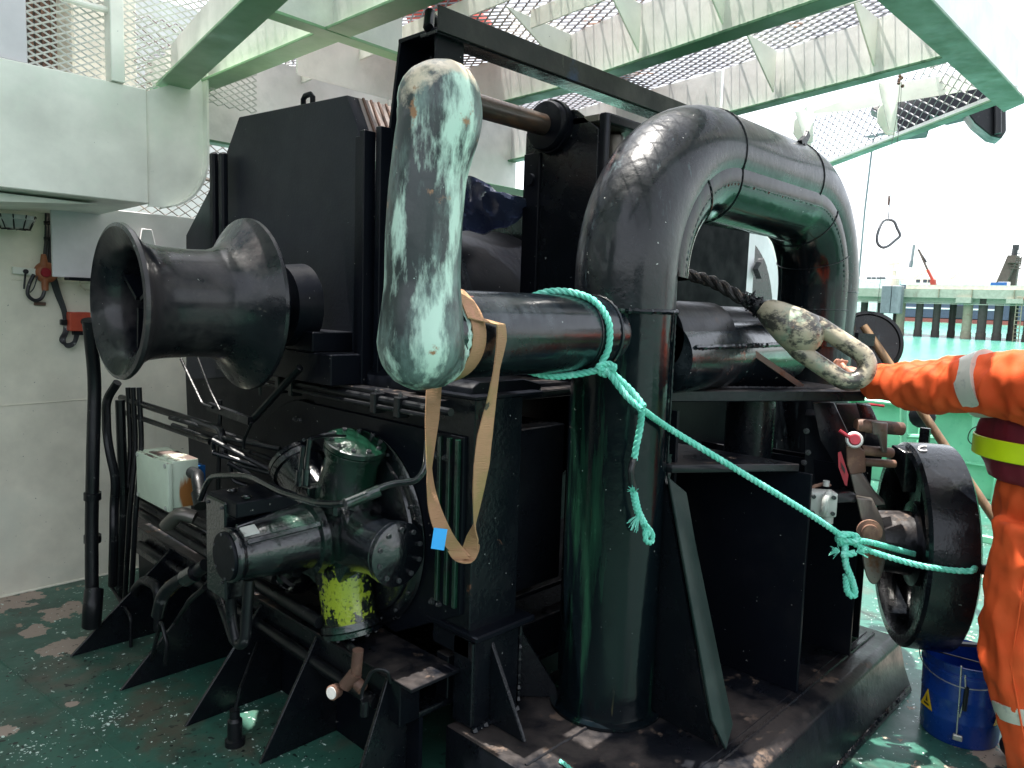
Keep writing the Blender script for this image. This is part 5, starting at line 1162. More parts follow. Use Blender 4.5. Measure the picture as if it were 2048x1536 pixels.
ax_x = A(1216, 650, y=1.36).x
def onarm(x, a, e=RR): return V((x, PY - (AR+e)*math.cos(R(a)), AZ + (AR+e)*math.sin(R(a))))
loop = [onarm(ax_x-.17, 150), onarm(ax_x-.13, 118), onarm(ax_x-.08, 88), onarm(ax_x-.02, 55), onarm(ax_x+.0, 20), onarm(ax_x+.005, -15), onarm(ax_x+.0, -38, .014)]
b = strands(loop, RR); K1 = A(1212, 737, y=1.36)
b = strands([K1+V((-.01,0,0)), onarm(ax_x-.05, -72, .012), onarm(ax_x-.12, -90), onarm(ax_x-.17, -120)], RR, b=b); b.build('arm_loop', 'rope', gr)
def knot(c, s_, m_='rope', ex=None, n_=3):
    b = MB(); ex = V(ex or (.69,-.72,0)).normalized(); ez = V((0,0,1)); ey = ex.cross(ez)
    for k in range(n_):
        ph = k*2.1; pts = []
        for i in range(9):
            t = 2*math.pi*i/8+ph; pts.append(c + ex*math.cos(t)*s_*(1+.15*k) + ez*math.sin(t)*s_*.8*(1-.15*k) + ey*math.sin(2*t+k)*s_*.35 + ey*(-.4+.35*k)*s_ + ez*(.2*k-.2)*s_)
        strands(pts, RR*.95, b=b)
    return b
knot(K1, .019).build('knot', 'rope', gr)
J = A(1283, 818, y=1.26); K2 = A(1692, 1078, d=2.62)
b = strands([K1, A(1232, 765, y=1.33), A(1256, 795, y=1.30), J], RR)
strands([K1+V((.01,0,-.005)), A(1240, 760, y=1.33), A(1268, 788, y=1.29), J+V((.006,-.004,.006))], RR, b=b)
mid = [J, A(1340, 858, d=2.42), A(1450, 925, d=2.47), A(1560, 992, d=2.53), A(1640, 1042, d=2.58), K2]
strands(mid, RR, b=b); b.build('main_run', 'rope', gr)
b = strands([J, A(1281, 850, y=1.275), A(1273, 890, y=1.285), A(1268, 920, y=1.29)], RR)
b.build('hanging_tail', 'rope', gr)
b = MB(); b.tube(spline([A(1268, 917, y=1.29), A(1262, 940, y=1.285), A(1264, 965, y=1.285), A(1271, 988, y=1.28)]), [.010]*25, 10); fray(A(1268, 968, y=1.28), (0,0,-.6), 10, .03, b); b.build('taped_section', 'tape', gr)
e0 = A(1268, 985, y=1.275); e1 = A(1297, 1070, y=1.25)
b = strands([e0, A(1275, 1020, y=1.265), A(1288, 1048, y=1.255), e1], RR*1.15, pitch=.035); strands([A(1286,1045,y=1.25), A(1303,1065,y=1.245), A(1303,1084,y=1.245), A(1292,1082,y=1.245), A(1290,1060,y=1.25)], RR*.8, b=b)
fray(e0, (-.3,0,.5), 26, .03, b); fray(A(1278,1030,y=1.26), (-.6,.2,-.5), 22, .045, b); b.build('frayed_end', 'rope', gr)
knot(K2, .024, n_=4).build('knot', 'rope', gr)
b = strands([K2, A(1740, 1085, d=2.66), A(1790, 1098, d=2.76), A(1828, 1108, d=2.86)], RR)
strands([K2, A(1730, 1098, d=2.65), A(1780, 1115, d=2.66), A(1840, 1131, d=2.65), A(1890, 1139, d=2.65), A(1925, 1142, d=2.64), A(1945, 1141, d=2.62), A(1950, 1134, d=2.66)], RR, b=b); b.build('wheel_loop', 'rope', gr)
b = strands([K2+V((0,0,-.01)), A(1690, 1105, d=2.61), A(1692, 1130, d=2.61), A(1702, 1155, d=2.61), A(1710, 1185, d=2.62), A(1704, 1192, d=2.62), A(1694, 1180, d=2.62), A(1692, 1150, d=2.62)], RR*1.1, pitch=.04)
fray(A(1680, 1103, d=2.60), (-.8,.7,.35), 34, .035, b); fray(A(1712, 1104, d=2.60), (.7,-.7,.2), 34, .04, b); strands([A(1684,1110,d=2.6), A(1698,1108,d=2.6), A(1710,1106,d=2.6)], RR*1.1, b=b); b.build('knotted_tail', 'rope', gr)
b = strands([A(1120, 1522, z=.228), A(1132, 1530, z=.228), A(1150, 1545, z=.228)], .006); tag(b.build('rope_scrap', 'rope', origin=A(1125,1525,z=.225)), 'tiny turquoise rope scrap on the plinth at the bottom edge', 'rope scrap')

# ---- tow rope and its closed socket
so_ = thing('tow_socket', A(1640, 690, d=2.9), 'worn cream closed rope socket with a long eye resting on the shelf end', 'socket')
E0 = A(1536, 622, d=2.86); E1 = A(1716, 742, d=2.76); dS = (E1-E0).normalized()
LS = (E1-E0).length
toC = (CAM-(E0+E1)/2).normalized(); sS = dS.cross(toC).normalized(); nS = sS.cross(dS).normalized()     # sS across, nS towards the viewer
sS = (sS*.97+nS*.25).normalized(); nS = sS.cross(dS).normalized()
def sp(t, s_, n_): return E0 + dS*t + sS*s_ + nS*n_
b = MB(); b.tube([sp(t, 0, 0) for t in (-.03, -.01, .03, .10, .155, .17)], [.030, .046, .060, .078, .086, .080], 36); b.build('socket_cone', 'socket', so_)
b = MB(); lp = []
Lb = LS+.015; hw_ = .060
la_, lb_ = .185, LS-.035
for i in range(20): t = -math.pi/2+math.pi*i/19; lp.append(sp(lb_+hw_*math.cos(t), hw_*math.sin(t), 0))
for i in range(20): t = math.pi/2+math.pi*i/19; lp.append(sp(la_+hw_*math.cos(t), hw_*math.sin(t), 0))
b.tube(lp, .034, 22, closed=True, caps=False, sq=(1.0, 1.0)); b.build('socket_eye', 'socket', so_)
b = MB(); b.ball(sp(.150, 0, 0), .078, 24, (1,1,1)); b.build('socket_shoulder', 'socket', so_)
tr = thing('tow_rope', A(1440, 590, d=2.95), 'thick tarred dark rope leading down to the cream socket through the arch', 'rope')
b = strands([A(1330, 540, d=3.15), A(1385, 552, d=3.08), A(1430, 566, d=3.0), A(1480, 595, d=2.93), A(1515, 615, d=2.9), E0+dS*.0], .024, pitch=.16, step=.012, n=10); b.build('rope_lay', 'towrope', tr)
b = MB(); c = A(1515, 612, d=2.89)
for i in range(60):
    e = V((random.gauss(0,1), random.gauss(0,1), random.gauss(0,1))).normalized(); f_ = V((random.gauss(0,1), random.gauss(0,1), random.gauss(0,1))).normalized()
    c2 = c + dS*random.uniform(-.04,.03)
    b.tube([c2+e*.024, c2+(e+f_*.5).normalized()*.042, c2+f_*.034], .0028, 5)
b.ball(c, .034, 14); b.build('seizing', 'hose', tr)

# ---- webbing sling
sg = thing('webbing_sling', A(1000, 620, y=1.36), 'brown webbing sling looped over the arm and hanging with a blue tag', 'sling')
def ribbon(cs, ws, th=.0035, name='webbing', m='sling'):
    n = len(cs); b = MB(); vs = []
    for i in range(n):
        t = (cs[min(i+1,n-1)]-cs[max(i-1,0)]).normalized(); w = ws[i]; q = t.cross(w).normalized()*th/2
        vs += [cs[i]+w/2+q, cs[i]-w/2+q, cs[i]-w/2-q, cs[i]+w/2-q]
    b.add(vs, [(4*i+k, 4*i+(k+1) % 4, 4*i+4+(k+1) % 4, 4*i+4+k) for i in range(n-1) for k in range(4)] + [(0,1,2,3), (4*n-1,4*n-2,4*n-3,4*n-4)])
    return b.build(name, m, sg, smooth=50)
xs1 = A(985, 650, y=1.36).x
cs = []; ws = []
for a in np.linspace(112, -88, 30):
    k = math.cos(R(a)); cs.append(onarm(xs1-.045-.035*(1-k), a, .004)); ws.append(V((.045, -.0*k, .0)))
ribbon(cs, ws, name='inner_wrap')
def hang(pts, w=.045):
    P_ = []; W_ = []
    for px, py, y, hp_ in pts: P_.append(A(px, py, y=y)); W_.append(hp_)
    P2 = spline(P_, 6); n = len(P2); ws = []
    fw = V((.69,.72,0)); rt = V((.72,-.69,0))
    for i in range(n):
        f = i/(n-1)*(len(W_)-1); j = min(int(f), len(W_)-2); h = W_[j]+(W_[j+1]-W_[j])*(f-j)
        d_ = (P2[i]-CAM).length; hw2 = min(w, abs(h)*d_/1510); s_ = 1 if h >= 0 else -1
        ws.append(rt*hw2*s_ + fw*math.sqrt(max(0, w*w-hw2*hw2)))
    return P2, ws
top = [onarm(xs1-.06, a, .0085) for a in (112, 88, 66, 44, 22)]; 
P2, W2 = hang([(1001,640,1.345,16),(1003,680,1.34,20),(993,740,1.35,12),(983,800,1.37,18),(970,870,1.38,30),(963,930,1.39,31),(957,980,1.40,22),(951,1040,1.41,5),(945,1075,1.42,-22),(940,1098,1.425,-30)])
n0 = len(top)
cs = [V(p) for p in top] + P2[2:]; ws = [V((.045, 0, 0))]*n0 + W2[2:]
ribbon(cs, ws, name='hanging_strand')
P3, W3 = hang([(925,1112,1.43,34),(905,1090,1.46,34),(885,1060,1.48,32),(870,1020,1.50,22),(862,980,1.52,12),(859,940,1.54,6),(861,890,1.55,16),(864,840,1.56,26),(867,790,1.57,29),(869,755,1.58,29)])
ribbon(P3, W3, name='rear_strand')
P4, W4 = hang([(946,1085,1.42,-24),(940,1105,1.425,-34),(932,1120,1.43,-34),(922,1117,1.43,36),(912,1102,1.44,34)]); ribbon(P4, W4, name='fold')
b = MB(); q = [A(868,1056,y=1.44), A(895,1059,y=1.43), A(888,1101,y=1.43), A(862,1097,y=1.44)]; b.poly3(q, (.002,.003,0)); b.build('blue_tag', 'tag', sg)

# ---- ring on a wire
rw = thing('wire_ring', A(1775, 465, d=3.3), 'grey rubber ring hanging on a thin wire against the white sky', 'ring')
rp = [A(x, y, d=3.3) for x, y in ((1775,439),(1788,443),(1794,456),(1800,471),(1790,481),(1778,491),(1766,495),(1756,488),(1754,474),(1759,456),(1766,443))]
b = MB(); b.tube(spline(rp, 5, True), .0058, 10, closed=True, caps=False); b.build('ring', 'fender', rw)
b = MB(); b.tube(spline([A(1801,158,d=3.3), A(1795,220,d=3.3), A(1787,270,d=3.3), A(1779,310,d=3.3), A(1781,350,d=3.3), A(1779,400,d=3.3), A(1776,440,d=3.3)], 6), .0011, 6)
b.tube(spline([A(1803,158,d=3.3), A(1800,230,d=3.31), A(1793,300,d=3.31), A(1787,350,d=3.31), A(1780,400,d=3.3), A(1777,440,d=3.3)], 6), .0011, 6)
b.tube(spline([A(1775,440,d=3.3), A(1768,495,d=3.3), A(1761,560,d=3.3), A(1752,640,d=3.3), A(1747,760,d=3.3)], 6), .0009, 6); b.build('wire', 'darkfar', rw)
b = MB(); b.bar(A(1778,392,d=3.3), A(1777,410,d=3.3), .006, .006)
for i in range(7): b.ball(A(1801+random.uniform(-5,5), 160+random.uniform(-8,14), d=3.3), .008, 8)
b.build('wire_knot', 'rustcap', rw)['kind'] = 'stuff'

# ---- broom
br = thing('broom', A(1985, 1030, d=3.6), 'wooden broom handle leaning behind the orange sleeve', 'broom')
h0 = A(1727, 652, d=3.85); h1 = A(1985, 1032, d=3.55); dd = (h1-h0).normalized()
t_end = (0.10-h0.z)/dd.z; h2 = h0+dd*t_end
b = MB(); b.tube([h0, h0.lerp(h2, .5), h2], .021, 16); b.build('handle', 'wood', br)
b = MB(); b.bar(h2+V((-.14,.10,-.03)), h2+V((.14,-.10,-.03)), .06, .05); b.build('head', 'wood', br, bevel=.006)
b = MB()
for i in range(90):
    p = h2+V((-.13,.09,-.05)).lerp(V((.13,-.09,-.05)), random.random())+V((random.uniform(-.02,.02),)*2+(0,)); b.tube([p, V((p.x+random.uniform(-.01,.01), p.y, .003))], .0012, 3)
b.build('bristles', 'wood', br)['kind'] = 'stuff'

# ---- big black bracket overhead at far right
bb = thing('boom_bracket', A(1990, 240, d=7), 'black boxed bracket hanging under the sky at the upper right', 'bracket')
b = MB(); b.poly3([A(1935,225,d=7), A(1994,180,d=7), A(2012,190,d=7), A(2013,262,d=7), A(2003,277,d=7), A(1982,272,d=7), A(1950,246,d=7)], (.25,.1,0)); b.build('bracket_plate', 'hose', bb, bevel=.01)
b = MB(); b.tube([A(1996,170,d=6.97), A(1996,268,d=6.97)], .03, 12); b.build('bracket_pipe', 'hose', bb)
b = MB(); b.poly3([A(1740,215,d=7.4), A(2000,150,d=7.2), A(2000,212,d=7.2), A(1900,236,d=7.2), A(1860,228,d=7.2), A(1858,262,d=7.2), A(1800,268,d=7.2), A(1790,240,d=7.3)], (.3,.1,0)); b.build('boom_arm', 'satin', bb, bevel=.01)

# ---- bulkhead fittings
YW = 4.47
cb = thing('cable_run', A(100, 520, y=YW), 'black cables clipped down the cream bulkhead from the ceiling', 'cable')
for i, dx in enumerate((-5, 0, 5)):
    b = MB(); b.tube(spline([A(98+dx, 425, y=YW), A(97+dx, 480, y=YW), A(95+dx*1.1, 520, y=YW), A(103+dx*.9, 545, y=YW-.02), A(115+dx*.8, 585, y=YW), A(129+dx*.5, 625, y=YW), A(132+dx*.5, 660, y=YW), A(125+dx*.7, 680, y=YW-.02), A(134, 691+dx*.4, y=YW-.02), A(148, 686+dx*.5, y=YW-.04), A(154+dx*.5, 668, y=YW-.05)], 6), .008, 8); b.build('cable', 'cable', cb)
for y_ in (446, 478):
    b = MB(); b.bar(A(88, y_, y=YW-.01), A(108, y_, y=YW-.01), .012, .02); b.build('cable_clip', 'hose', cb)
b = MB(); b.tube(spline([A(68,549,y=YW-.02), A(58,570,y=YW-.02), A(56,590,y=YW-.02), A(70,601,y=YW-.02), A(84,595,y=YW-.02), A(90,575,y=YW-.02), A(88,560,y=YW-.02)], 6), .009, 8); b.tube(spline([A(75,552,y=YW-.02), A(68,575,y=YW-.02), A(60,585,y=YW-.02)], 5), .003, 6); b.build('cable_loop', 'cable', cb)
ob2 = thing('junction_box', A(91, 545, y=YW), 'round dull orange cable junction on the cream bulkhead', 'junction box')
b = MB(); b.lathe([(0,.055),(.035,.052),(.045,.04)], A(91, 545, y=4.485), (0,-1,0), 28); b.lathe([(0,.018),(.06,.016)], A(90, 558, y=YW-.015), (0,0,-1), 12); b.lathe([(0,.020),(.06,.012)], A(88, 532, y=YW-.015), (0,0,1), 12); b.build('housing', 'orange', ob2, bevel=.002)
b = MB(); b.lathe([(0,.025),(.008,.022)], A(92, 545, y=4.437), (0,-1,0), 20); b.build('cap', 'redpaint', ob2)
wb = thing('wall_bracket', A(50, 543, y=YW), 'short white slotted bracket left of the orange junction', 'bracket')
b = MB(); c0 = A(24, 540, y=4.47); c1 = A(84, 546, y=4.47); b.bar(c0, c1, .022, .036, (0,0,1)); b.build('strip', 'pale', wb, bevel=.002)
b = MB(); p = A(51, 543, y=4.45); b.lathe([(0,.012),(.01,.012)], p, (0,-1,0), 14); b.tube([p, A(48, 578, y=4.44)], .005, 6); b.build('hanging_pin', 'hose', wb)
b = MB(); b.bar(A(68, 607, y=4.48), A(91, 608, y=4.48), .016, .018); tag(b.build('name_strip', 'rustcap', origin=A(80, 607, y=4.48), bevel=.002), 'small brown strip on the bulkhead under the cable loop', 'plate')
rb = thing('emergency_button', A(152, 643, y=YW), 'red emergency button box behind the warping drum flange', 'button box')
c0 = A(137, 624, y=4.42); c1 = A(168, 662, y=4.42)
b = MB(); b.box(c0.x, c0.x+.10, 4.40, 4.46, c1.z, c0.z); b.build('box', 'red', rb, bevel=.004)
b = MB(); b.lathe([(0,.02),(.02,.02),(.022,.014)], (c0.x+.07, 4.40, (c0.z+c1.z)/2), (0,-1,0), 18); b.build('button', 'inkblack', rb)
b = MB(); b.box(c0.x+.02, c0.x+.095, 4.41, 4.45, c1.z-.022, c1.z); b.box(c0.x-.03, c0.x, 4.44, 4.47, (c0.z+c1.z)/2-.02, (c0.z+c1.z)/2+.01); b.build('gland_strip', 'hose', rb, bevel=.003)
lp_ = thing('ceiling_lamp', A(28, 440, y=4.3), 'caged bulkhead lamp under the ceiling at the left edge', 'lamp')
c = A(30, 431, y=4.30)
b = MB(); b.lathe([(0,.085),(.02,.085),(.06,.055),(.065,.03)], c, (0,0,-1), 28); b.build('glass', 'lens', lp_)
b = MB()
for k in range(5):
    a = R(36*k); e = V((math.cos(a), math.sin(a), 0)); b.tube([c+e*.09, c+e*.062+V((0,0,-.065)), c-e*.062+V((0,0,-.065)), c-e*.09], .003, 6)
b.build('cage', 'hose', lp_)
# grey white electrical box on the winch side
jb = thing('electric_box', (1.26, 3.175, .832), 'grey white electrical box with rust streak below the warping drum', 'electrical box')
b = MB(); b.box(1.212, 1.32, 3.02, 3.33, .735, .930); b.build('box_body', 'junction', jb, bevel=.006, seg=2)
b = MB(); b.box(1.19, 1.211, 3.01, 3.34, .727, .925); b.build('lid', 'junction', jb, bevel=.005, seg=2)
b = MB()
for y in (3.03, 3.32):
    for z in (.740, .912): b.lathe([(0,.009),(.004,.009)], (1.189, y, z), (-1,0,0), 10)
b.build('lid_screw', 'alu', jb)
b = MB(); b.box(1.322, 1.36, 3.05, 3.3, .72, .89); b.build('back_bracket', 'bluepaint', jb)
b = MB(); b.tube(fillet([V((1.29, 3.02, .875)), V((1.29, 2.96, .875)), A(395, 960, x=1.27), A(404, 1010, x=1.25)], .05), .024, 14); b.tube([A(398,985,x=1.26), A(404,1012,x=1.25)], .030, 14); b.build('conduit', 'hose', jb)

# ---- bucket
bu_c = A(1916, 1463, z=0); BH = .315
bu = thing('bucket', (bu_c.x, bu_c.y, 0), 'dark blue plastic bucket with wire handle at the worker\'s feet', 'bucket')
o_ = (bu_c.x, bu_c.y, .001)
b = MB(); b.lathe([(0,.128),(.008,.133),(.09,.136),(.093,.1375),(.10,.1365),(.17,.139),(.173,.1405),(.18,.1395),(BH-.045,.142),(BH-.042,.148),(BH-.034,.148),(BH-.030,.143),(BH-.006,.145),(BH,.149),(BH+.002,.145),(BH-.004,.140),(.02,.126),(.012,.05)], o_, (0,0,1), 64); b.build('pail', 'bucket', bu)
b = MB(); cz = BH-.02
tocam = (V((CAM.x, CAM.y, 0))-V((bu_c.x, bu_c.y, 0))).normalized(); sd = V((tocam.y, -tocam.x, 0))
hp = [bu_c+sd*.147*s_+V((0,0,cz)) for s_ in (-1, 1)]
loop_ = [bu_c + (sd*math.cos(t) + (tocam*.95+V((0,0,-.3))).normalized()*math.sin(t)*1.05)*.155 + V((0,0,cz)) for t in np.linspace(math.pi, 0, 24)]
b.tube(loop_, .0022, 6); b.build('bail', 'chrome', bu)
b = MB(); fr = bu_c+tocam*.152
b.tube([fr+sd*.01+V((0,0,BH+.01)), fr+sd*.006+V((0,0,.2)), fr+sd*.004+V((0,0,.06))], .0028, 6); b.tube([fr-sd*.005+V((0,0,BH-.02)), fr-sd*.012+V((0,0,.22)), fr+sd*.0+V((0,0,.13))], .0028, 6); b.build('catch_wire', 'chrome', bu)
b = MB(); b.tube([fr-sd*.014+V((0,0,.25)), fr-sd*.012+V((0,0,.16))], .008, 10); b.build('grip_sleeve', 'hose', bu)
b = MB(); b.obox(fr+V((0,0,.05)), sd, tocam, V((0,0,1)), .016, .008, .011); b.build('catch', 'chrome', bu, bevel=.003)
b = MB(); b.bar(bu_c-tocam*.10-sd*.05+V((0,0,BH+.012)), bu_c-tocam*.02+sd*.12+V((0,0,BH+.008)), .022, .012); b.bar(bu_c-tocam*.02-sd*.12+V((0,0,BH-.03)), bu_c+sd*.14+V((0,0,BH-.015)), .006, .004); b.build('paint_brush', 'inkblack', bu)
for a in (-62, 52):
    e = tocam*math.cos(R(a)) + sd*math.sin(R(a)); t_ = V((-e.y, e.x, 0)); c = bu_c+e*.1405+V((0,0,.135))
    tri = [c+V((0,0,.042)), c+t_*.034+V((0,0,-.03)), c-t_*.034+V((0,0,-.03))]
    b = MB(); b.poly3(tri, e*.0015); st = b.build('warning_triangle', 'warn', bu)
    b = MB(); b.poly3([c+e*.0016+V((0,0,.022)), c+e*.0016+t_*.006+V((0,0,-.006)), c+e*.0016-t_*.006+V((0,0,-.006))], e*.0008); b.poly3([c+e*.0016+t_*.014+V((0,0,-.012)), c+e*.0016+t_*.014+V((0,0,-.02)), c+e*.0016-t_*.014+V((0,0,-.02)), c+e*.0016-t_*.014+V((0,0,-.012))], e*.0008); b.build('warning_mark', 'inkblack', st)

# ================================================================ person in an orange coverall, reaching for the socket
TC = A(2112, 985, d=2.52); FT = V((TC.x, TC.y, 0))
tgt = A(1690, 742, d=3.02); Fd = V((tgt.x-TC.x, tgt.y-TC.y, 0)).normalized(); Ld = V((-Fd.y, Fd.x, 0))
if (Ld.dot(V((CAM.x-TC.x, CAM.y-TC.y, 0)))) < 0: Ld = -Ld         # towards the viewer
def bp(f, l, z): return FT + Fd*f + Ld*l + V((0,0,z))
pe = thing('person', FT, 'person in orange coverall and maroon vest stretching an arm to the socket', 'person')
def remesh(name, m, par, tubes, voxel, wr=0, ws=9., smooth_it=6, seed=0, fine=0):
    b = MB()
    for t in tubes:
        if t[0] == 'ball': b.ball(t[1], t[2], 20, t[3])
        else: b.tube(t[1], t[2], t[3] if len(t) > 3 else 20, sq=t[4] if len(t) > 4 else None)
    o = b.build(name, m, par, smooth=0, weldv=False)
    mod = o.modifiers.new('r', 'REMESH'); mod.mode = 'VOXEL'; mod.voxel_size = voxel
    dg = bpy.context.evaluated_depsgraph_get(); me = bpy.data.meshes.new_from_object(o.evaluated_get(dg))
    o.modifiers.clear(); old = o.data; o.data = me; bpy.data.meshes.remove(old)
    bm = bmesh.new(); bm.from_mesh(me)
    for _ in range(smooth_it): bmesh.ops.smooth_vert(bm, verts=bm.verts, factor=.5, use_axis_x=True, use_axis_y=True, use_axis_z=True)
    bm.normal_update()
    if wr:
        for v_ in bm.verts:
            p = v_.co + V((seed, 0, 0))
            w = noise.noise(V((p.x*ws, p.y*ws, p.z*ws*.55))); w2 = noise.noise(V((p.x*ws*2.6+5, p.y*ws*2.6, p.z*ws*1.3)))
            r1 = (1-abs(w)*2.2); v_.co += v_.normal*(wr*(r1*.8 + w2*.6))
    bm.to_mesh(me); bm.free(); me.polygons.foreach_set('use_smooth', [True]*len(me.polygons)); return o
sh_n = bp(.00, .19, 1.44); el = sh_n.lerp(tgt, .46)+V((0,0,-.05)); wr_ = A(1736, 764, d=2.93)
sh_f = bp(.02, -.19, 1.44); el_f = bp(-.02, -.27, 1.16); wr_f = bp(.02, -.24, .90)
hipn, hipf = bp(0, .10, .93), bp(0, -.10, .93); knn, knf = bp(.025, .12, .50), bp(.03, -.13, .50); ann, anf = bp(-.075, .13, .09), bp(-.04, -.14, .09)
def seg(*pr): 
    pts = spline([p for p, r in pr], 5); rs = []; n = len(pr)-1
    for i in range(len(pts)):
        f = i/5; j = min(int(f), n-1); rs.append(pr[j][1]+(pr[j+1][1]-pr[j][1])*(f-j))
    return ('t', pts, rs)
body = [seg((bp(0,0,.92),.13),(bp(0,0,1.10),.12),(bp(0,0,1.30),.135),(bp(0,0,1.44),.10),(bp(.01,0,1.52),.055),(bp(.02,0,1.58),.055)),
        ('t', [sh_n, sh_f], [.065,.065]), seg((sh_n,.055),(el,.042),(wr_,.028)), seg((sh_f,.055),(el_f,.042),(wr_f,.028)),
        seg((hipn,.09),(knn,.06),(ann,.045)), seg((hipf,.09),(knf,.06),(anf,.045)),
        ('ball', bp(.03,0,1.70), .095, (1,1,1.25)), ('ball', bp(.055,0,1.665), .072, (1,1,1.2)), ('ball', bp(.135,0,1.675), .016, (1,1,1.5)),
        ('ball', bp(.02,.085,1.685), .022, (1,.6,1.5)), ('ball', bp(.02,-.085,1.685), .022, (1,.6,1.5))]
# the reaching hand: palm under and behind the socket eye, fingers curling over its near edge
hd = (tgt-wr_).normalized(); hb = wr_+hd*.02
hx = V((Fd.x, Fd.y, 0)); palm = wr_+hd*.075+V((0,0,-.004)); upv = hd.cross(Ld).normalized()
if upv.z < 0: upv = -upv
acr = hd.cross(upv).normalized()
body += [('t', [wr_, palm, palm+hd*.03], [.028,.036,.030])]
for k, (o1, ln) in enumerate(((-.028,.062),(-.010,.070),(.009,.066),(.027,.052))):
    r0 = palm+hd*.035+upv*(-.012)+acr*o1*1.0; q1 = r0+hd*ln*.45+upv*.008; q2 = q1+hd*ln*.25+upv*.022; q3 = q2-hd*.008+upv*.024
    body.append(('t', [palm+acr*o1, r0, q1, q2, q3], [.012,.0105,.0095,.009,.0075], 10))
body.append(('t', [palm-acr*.02, palm-acr*.035+hd*.02+upv*.02, palm-acr*.030+hd*.045+upv*.035], [.014,.0115,.009], 10))
# the far hand hangs relaxed
for k in range(4):
    o1 = (-.027+.018*k); r0 = wr_f+V((0,0,-.085))+Fd*(.015)+Fd*o1*1.0
    body.append(('t', [wr_f+V((0,0,-.05))+Fd*o1, r0, r0+V((0,0,-.035))+Ld*.012, r0+V((0,0,-.055-.006*(k%2)))+Ld*.03], [.011,.010,.009,.0075], 10))
body.append(('t', [wr_f, wr_f+V((0,0,-.09))], [.028,.034])); body.append(('t', [wr_f+V((0,0,-.03))+Fd*.02, wr_f+V((0,0,-.07))+Fd*.05, wr_f+V((0,0,-.10))+Fd*.055], [.013,.011,.009], 10))
bo = remesh('body', 'skin', pe, body, .0065, smooth_it=3)
fc = bp(.118, 0, 1.70)
for s_ in (-1, 1):
    b = MB(); b.ball(bp(.108, .032*s_, 1.712), .012, 12); ey_ = b.build('eye', 'dial', bo)
    b = MB(); b.bar(bp(.118, .018*s_, 1.737), bp(.112, .048*s_, 1.738), .008, .006); b.build('eyebrow', 'hair', bo)
b = MB(); b.bar(bp(.122, .024, 1.630), bp(.122, -.024, 1.630), .008, .008); b.build('mouth', 'redpaint', bo, bevel=.003)
b = MB(); b.ball(bp(.012, 0, 1.745), .104, 28, (1.0, .98, .95)); hr_ = b.build('hair', 'hair', pe)
# coverall
cov = [seg((bp(-.01,0,.86),.165),(bp(-.01,0,.96),.172),(bp(0,0,1.08),.165),(bp(0,0,1.30),.175),(bp(0,0,1.42),.145),(bp(.0,0,1.50),.085)),
       ('t', [sh_n+V((0,0,-.01)), sh_f+V((0,0,-.01))], [.095,.095]),
       seg((sh_n+V((0,0,-.04)),.130),(sh_n.lerp(el,.5)+V((0,0,-.018)),.100),(el,.094),(el.lerp(wr_,.5)+V((0,0,-.006)),.078),(wr_.lerp(el,.08),.058),(wr_-hd*.0,.052)), seg((sh_f,.09),(el_f,.07),(wr_f,.05)),
       seg((hipn,.135),(hipn.lerp(knn,.5),.128),(knn,.112),(knn.lerp(ann,.5),.088),(ann+V((0,0,.0)),.078)), seg((hipf,.135),(hipf.lerp(knf,.5),.125),(knf,.108),(knf.lerp(anf,.5),.10),(anf,.085))]
remesh('coverall', 'coverall', pe, cov, .0085, wr=.017, ws=10.5, smooth_it=5, seed=3)
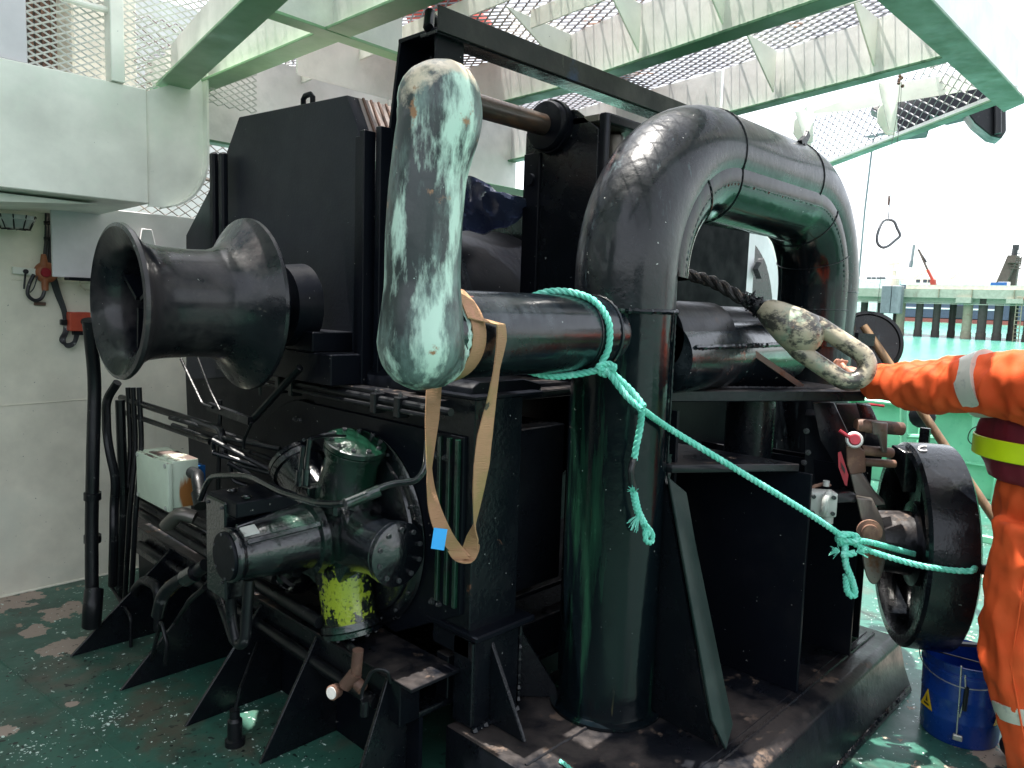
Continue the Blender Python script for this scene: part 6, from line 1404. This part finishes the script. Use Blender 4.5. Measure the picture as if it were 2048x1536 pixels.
# vest round the torso
remesh('life_vest', 'maroon', pe, [seg((bp(.0,0,1.055),.165),(bp(.0,0,1.08),.195),(bp(.01,0,1.16),.205),(bp(.01,0,1.26),.198),(bp(.0,0,1.36),.16)), ('ball', bp(.10,.0,1.20), .13, (1,1.15,1.1)), ('ball', bp(-.06,.0,1.2), .13, (1,1.2,1.0))], .011, wr=.005, ws=9, smooth_it=5, seed=8)
b = MB(); rg_ = []
for z in (1.145, 1.15, 1.205, 1.21):
    pass
def band(c, n, r0, r1, w, m, name, par=pe, k=(1,1)):
    b = MB(); b.lathe([(-w/2, r0-.012), (-w/2, r0), (0, (r0+r1)/2+.001), (w/2, r1), (w/2, r1-.012)], c, n, 40); return b.build(name, m, par)
b = MB(); vs = []; n_ = 48
for z, e_ in ((1.14, 0), (1.143, .004), (1.205, .004), (1.208, 0)):
    for i in range(n_):
        a = 2*math.pi*i/n_; f_, l_ = math.cos(a), math.sin(a); vs.append(bp(.018+(.232+e_)*f_*(1 if f_ > 0 else .92), (.214+e_)*l_, z))
b.add(vs, [(j*n_+i, j*n_+(i+1) % n_, (j+1)*n_+(i+1) % n_, (j+1)*n_+i) for j in range(3) for i in range(n_)]); b.build('hi_vis_band', 'hivis', pe)
ta = sh_n.lerp(el, .62)+V((0,0,-.010)); band(ta, (el-sh_n)+V((0,0,-.03)), .116, .108, .062, 'reflect', 'sleeve_band')
tn = knn.lerp(ann, .42); band(tn, ann-knn, .108, .101, .055, 'reflect', 'leg_band'); tf = knf.lerp(anf, .42); band(tf, anf-knf, .118, .114, .055, 'reflect', 'leg_band')
b = MB(); b.tube(spline([bp(.215,.05,1.24), bp(.25,.06,1.215), bp(.255,.07,1.18), bp(.235,.07,1.165), bp(.23,.06,1.20)], 5), .0018, 6); b.build('vest_cord', 'tape', pe)
# thigh pocket and side seam
b = MB(); b.tube([hipn+Ld*.140+Fd*-.0+V((0,0,.06)), hipn.lerp(knn,.5)+Ld*.134, knn+Ld*.117, knn.lerp(ann,.5)+Ld*.106, ann+Ld*.09], .003, 5); b.build('side_seam', 'coverall', pe)
for s_, a_ in ((1, ann), (-1, anf)):
    b = MB(); c = V((a_.x, a_.y, 0)); b.ball(c+Fd*.10+V((0,0,.045)), .055, 16, (1.0,1.0,.8)); b.ball(c+V((0,0,.05)), .06, 16, (1,1,.9)); b.ball(c+Fd*.05+V((0,0,.045)), .058, 16, (1,1,.8)); b.tube([c+V((0,0,.03)), c+V((0,0,.16))], .052, 16)
    for v_ in b.v: v_.z = max(v_.z, .004)
    b.build('boot', 'boot', pe)
